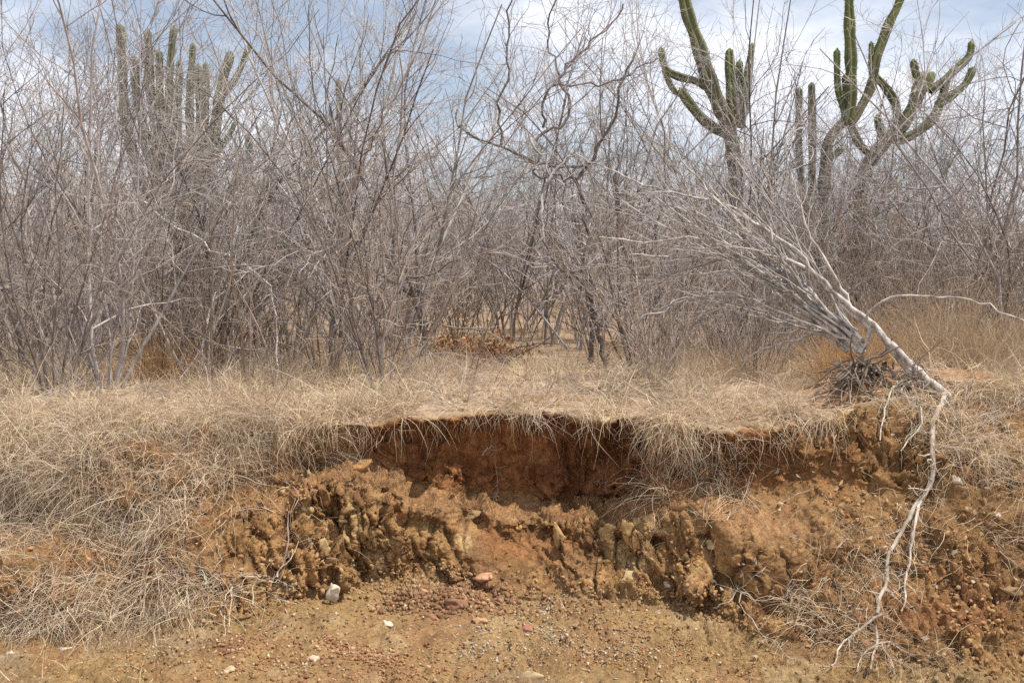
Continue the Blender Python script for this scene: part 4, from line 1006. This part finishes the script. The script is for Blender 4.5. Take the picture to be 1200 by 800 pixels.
def leaves(c0, n, size, ext, seed, pal):
    r = np.random.default_rng(seed); ctr = r.normal(size=(n, 3)) * np.array(ext); ctr[:, 2] = np.abs(ctr[:, 2])
    a = r.normal(size=(n, 3)); a /= np.linalg.norm(a, axis=1, keepdims=True); b2 = np.cross(a, r.normal(size=(n, 3))); b2 /= np.linalg.norm(b2, axis=1, keepdims=True)
    s = r.uniform(.6, 1.3, (n, 1)) * size; nn = np.cross(a, b2)
    V = np.stack([ctr - a * s, ctr + b2 * s * .45 + nn * s * .2, ctr + a * s, ctr - b2 * s * .45 + nn * s * .2], 1).reshape(-1, 3)
    Q = np.arange(n * 4).reshape(-1, 4)
    return V, Q, straw_cols(n, 4, seed + 1, pal, [1] * len(pal))
Yp = 9.6; b_ = at(548, 402, Yp); b_[2] = 0
root = empty('brush_pile', b_); r = np.random.default_rng(61); st = []
for _ in range(22):
    a = np.array([r.normal() * .30, r.normal() * .25, .02]); out = [[], [], [], []]
    grow(r, a, np.array([r.normal(), r.normal() * .5, .35]), r.uniform(.3, .8), .010, 1, 2, out, TWIST); st += out[1] + out[2]
link('branch', mesh('branch', *tubes(st, 4), M['brown'], True), root)
V, Q, cg = leaves(None, 2200, .027, (.25, .18, .13), 62, [(.46, .20, .075), (.48, .26, .11), (.36, .15, .06), (.42, .25, .13)])
link('foliage', mesh('foliage', V, Q, M['leaf'], False, cg), root)
tag(root, 'low heap of orange dead leaves and sticks on the ground behind the clearing', 'brush pile')
b_ = at(590, 425, ground_y(425)); b_[2] = 0; Y3 = ground_y(425)
hero('fallen_branch', 'fallen branch', 'grey fallen branches lying flat in the clearing before the leaf heap', None, [
 ([(548, 422, Y3), (575, 424, Y3), (612, 420, Y3)], 5, 3), ([(560, 428, Y3), (585, 420, Y3), (605, 425, Y3)], 4, 2), ([(552, 414, Y3 + .6), (590, 416, Y3 + .5), (618, 413, Y3 + .6)], 4, 2)], 'pale', 'twig_pale', b_, dens=9, L0=.25, seed=63, first='branch')

# ------------------------------------------------------------------ cacti
def cactus_mat(name, green, woody):
    m, t, b = mat_base(name, .65)
    tc = N(t, 'ShaderNodeTexCoord'); nz = N(t, 'ShaderNodeTexNoise'); nz.inputs['Scale'].default_value = 5; nz.inputs['Detail'].default_value = 8
    rp = N(t, 'ShaderNodeValToRGB'); rp.color_ramp.elements[0].position = .33; rp.color_ramp.elements[1].position = .68
    g = np.array(green); rp.color_ramp.elements[0].color = (*(g * .7), 1); rp.color_ramp.elements[1].color = (*(g * 1.35), 1)
    va = N(t, 'ShaderNodeVertexColor'); va.layer_name = 'Col'
    mx = N(t, 'ShaderNodeMix', data_type='RGBA'); mx.inputs['B'].default_value = (*woody, 1)
    sp = N(t, 'ShaderNodeSeparateColor')
    t.links.new(tc.outputs['Object'], nz.inputs['Vector']); t.links.new(nz.outputs['Fac'], rp.inputs['Fac']); t.links.new(rp.outputs['Color'], mx.inputs['A'])
    t.links.new(va.outputs['Color'], sp.inputs['Color']); t.links.new(sp.outputs['Red'], mx.inputs['Factor']); t.links.new(mx.outputs['Result'], b.inputs['Base Color'])
    return m
M['cactus'] = cactus_mat('green_cactus_skin', (.125, .155, .048), (.20, .155, .12))
M['cactus_grey'] = cactus_mat('grey_cactus_skin', (.145, .17, .095), (.20, .16, .13))
M['spine'] = bark('cactus_spine', (.30, .25, .19), (.45, .39, .31), bump=0)
def ribbed(path, r0, r1, ribs, tip=True, wood=0.0, wood_end=None):
    """ribbed column with a domed tip -> V, F, col, spine segments"""
    n = max(14, int(np.linalg.norm(np.diff(path, axis=0), axis=1).sum() / .035)); n = min(n, 90)
    path = smooth_path(path, n); s = np.linspace(0, 1, n)
    T = np.gradient(path, axis=0); T /= np.linalg.norm(T, axis=1, keepdims=True)
    cur = np.array([0, 1.0, 0.1]); k = ribs * 6; a = np.arange(k) * 2 * math.pi / k
    ph = np.abs(np.cos(a * ribs / 2)); shape = .56 + .50 * ph ** 1.2
    V = []; Cc = []; length = np.linalg.norm(np.diff(path, axis=0), axis=1).sum()
    spn = []
    for j in range(n):
        cur = unit(cur - (cur @ T[j]) * T[j]); b2 = np.cross(T[j], cur)
        rad = r0 + (r1 - r0) * s[j]; dist = (1 - s[j]) * length
        if tip and dist < rad * 1.3: rad *= math.sqrt(max(0, 1 - (1 - dist / (rad * 1.3)) ** 2)) + .02
        rad *= 1 + .08 * math.sin(j * .55 + length * 9) + .07 * math.sin(j * .21 + length * 5)
        rad *= 1 - .16 * max(0, 1 - s[j] * length / .10)
        V.append(path[j] + rad * shape[:, None] * (np.cos(a)[:, None] * cur + np.sin(a)[:, None] * b2))
        w = wood + ((wood_end if wood_end is not None else wood) - wood) * s[j]
        Cc.append(np.repeat([[w, w, w]], k, 0) * (1.0 - .0 * ph[:, None]) + .30 * (ph[:, None] > .9) + .22 * max(0, math.sin(j * .9 + length * 31) - .55))
        if j % 2 == 0 and j > 1:
            for q_ in range(ribs):
                aa = 2 * math.pi * q_ / ribs; o_ = np.cos(aa) * cur + np.sin(aa) * b2
                for _ in range(2):
                    d = unit(o_ + RNG.normal(size=3) * .6); p0 = path[j] + rad * 1.08 * o_
                    spn.append((np.array([p0, p0 + d * .012, p0 + d * .026]), np.array([.0022, .0016, .0005])))
    V = np.concatenate(V); ii = np.arange(n * k).reshape(n, k); jj = np.roll(ii, -1, 1)
    Q = np.stack([ii[:-1], jj[:-1], jj[1:], ii[1:]], -1).reshape(-1, 4)
    tv = len(V); V = np.vstack([V, path[-1] + T[-1] * .004]); Cc = np.vstack(Cc + [np.array([[0, 0, 0]])])
    tri = np.stack([ii[-1], jj[-1], np.full(k, tv)], -1)
    return V, [Q, tri], np.clip(Cc, 0, 1), spn
def cactus(label, base_px, Y, arms, mat, spines=True):
    bx = at(base_px, 400, Y); base = np.array([bx[0], Y, 0.0]); root = empty('cactus', base); sp_ = []
    for j, (pl, w0, w1, wd0, wd1) in enumerate(arms):
        pth = np.array([at(p[0], p[1], Y + (p[2] if len(p) > 2 else 0)) for p in pl])
        if j == 0: pth[0][2] = -.1
        V, Fq, cc, sp = ribbed(pth, w0 * (.56 if j == 0 else .82) * Y / F * .5, w1 * (.82 if Y > 11.5 else .76) * Y / F * .5, 5 if j else 6, True, wd0, wd1)
        link('trunk' if j == 0 else 'arm', mesh('arm', V - base, Fq, M[mat], True, cc), root); sp_ += sp
    if spines: link('spines', mesh('spines', *tubes([(p - base, q_) for p, q_ in sp_], 3), M['spine']), root)['kind'] = 'stuff'
    tag(root, label, 'cactus', 'tall column cacti in the thicket')
cactus('tall green cactus with straight upright arms joined at a low fork, nearest the sky gap', 966, 12.0, [
 ([(962, 410), (963, 300), (966, 215), (970, 170), (980, 152), (993, 140)], 20, 15, 1, .8),
 ([(993, 145), (988, 128), (982, 100), (981, 57)], 9, 9, .2, 0),
 ([(992, 145), (997, 120), (998, 80), (996, 30), (995, -25)], 19, 13, .3, 0),
 ([(990, 146, .1), (991, 120, .15), (991, 86, .15)], 11, 10, .2, .0),
 ([(994, 148), (1008, 128), (1020, 105), (1026, 85)], 15, 13, .6, .3),
 ([(1024, 92), (1026, 70), (1034, 50), (1042, 28), (1052, 8), (1064, -25)], 15, 12, .3, 0),
 ([(1024, 95), (1022, 75), (1021, 48)], 10, 8, .3, 0),
 ([(997, 146), (1003, 160), (1010, 172), (1021, 182)], 13, 11, .6, .6),
 ([(968, 188), (978, 182), (988, 173)], 9, 10, .2, 0),
], 'cactus')
cactus('many armed green cactus with a leaning woody trunk and arms curving up on both sides', 1008, 12.3, [
 ([(1002, 412), (1006, 280), (1012, 212), (1022, 185), (1038, 166), (1052, 152)], 20, 20, 1, .9),
 ([(1050, 156), (1052, 135), (1048, 118), (1036, 100), (1024, 88)], 15, 10, .6, .3),
 ([(1054, 153), (1062, 140), (1072, 122), (1078, 100), (1082, 84)], 22, 15, .4, .2),
 ([(1050, 166), (1070, 158), (1088, 145), (1098, 132), (1102, 116)], 15, 13, .3, .1),
 ([(1100, 122), (1116, 112), (1132, 98), (1142, 78)], 14, 10, .3, 0),
 ([(1090, 108), (1106, 95), (1122, 80), (1136, 66), (1139, 47)], 14, 9, .4, .1),
 ([(1080, 100), (1074, 88), (1070, 69)], 12, 10, .3, 0),
 ([(1076, 112), (1086, 98), (1094, 84)], 16, 14, .4, .2),
 ([(1036, 164), (1030, 150), (1028, 134)], 10, 9, .2, 0),
 ([(1100, 125), (1106, 108), (1112, 92)], 12, 9, .3, .1),
], 'cactus')
cactus('cactus with one thick arm leaning off the top and thin arms bent low', 868, 12.6, [
 ([(872, 408), (870, 300), (864, 225), (858, 170), (850, 135)], 24, 22, 1, .8),
 ([(856, 148), (842, 120), (830, 90), (818, 50), (806, 15), (798, -25)], 24, 17, .5, .2),
 ([(832, 105), (815, 95), (796, 90), (780, 80), (774, 55)], 12, 9, .5, .05),
 ([(862, 162), (840, 152), (822, 138), (806, 118), (796, 103)], 14, 13, .8, .1),
 ([(778, 82), (786, 100), (795, 112)], 8, 8, .3, .3),
 ([(862, 150), (858, 115), (856, 85), (855, 56)], 16, 13, .5, .1),
 ([(868, 150), (872, 110), (878, 80), (882, 50)], 14, 10, .5, 0),
 ([(866, 140, .1), (866, 110, .1), (867, 70, .1)], 12, 10, .4, .1),
], 'cactus')
cactus('pair of pale thin cactus columns standing between the two bigger green cacti', 948, 14.0, [
 ([(948, 405), (950, 280), (952, 165), (951, 96)], 12, 11, .9, .25),
 ([(949, 250), (940, 220), (936, 160), (937, 102)], 10, 10, .8, .3),
], 'cactus_grey')
cactus('grey green cactus with a crowded candelabra of columns, behind bare trees', 214, 11.4, [
 ([(208, 412), (210, 330), (212, 270), (216, 215), (222, 165)], 30, 24, 1, .5),
 ([(212, 270), (180, 240), (158, 190), (146, 130), (143, 80), (141, 28)], 17, 13, .7, .15),
 ([(210, 260), (185, 215), (170, 160), (160, 110), (157, 66)], 16, 13, .6, .2),
 ([(212, 250), (190, 200), (180, 140), (175, 90), (173, 34)], 15, 12, .6, .15),
 ([(214, 240), (198, 190), (188, 140), (187, 100), (186, 58)], 14, 11, .5, .1),
 ([(216, 235), (205, 190), (197, 130), (199, 80), (204, 30)], 14, 10, .5, .15),
 ([(218, 230), (212, 190), (208, 150), (209, 110), (210, 70)], 14, 9, .5, .1),
 ([(220, 220), (222, 170), (222, 120), (226, 50)], 14, 10, .5, .05),
 ([(222, 225), (236, 190), (240, 140), (241, 72)], 13, 9, .5, .1),
 ([(224, 230), (240, 200), (250, 160), (256, 120), (262, 90), (271, 60)], 18, 14, .5, .1),
 ([(262, 110), (274, 95), (284, 75), (292, 52)], 10, 9, .4, .1),
 ([(228, 240), (248, 200), (258, 170), (268, 160), (276, 142)], 11, 8, .5, .1),
 ([(222, 280), (248, 245), (270, 222), (286, 205), (292, 190), (291, 156)], 13, 10, .8, .05),
 ([(214, 230), (206, 160), (202, 120), (203, 98)], 12, 11, .4, .1),
 ([(218, 210, .2), (232, 170, .2), (233, 120, .2), (232, 75, .2)], 12, 10, .4, .1),
], 'cactus_grey')
cactus('single thin cactus column showing between bare stems near the top of the view', 398, 15.0, [
 ([(402, 398), (400, 280), (398, 160), (397, 92)], 9, 9, .9, .2)], 'cactus_grey')
print('tris of unique meshes', sum(sum(len(p.vertices) - 2 for p in m.polygons) if len(m.polygons) < 0 else 2 * len(m.polygons) for m in bpy.data.meshes))
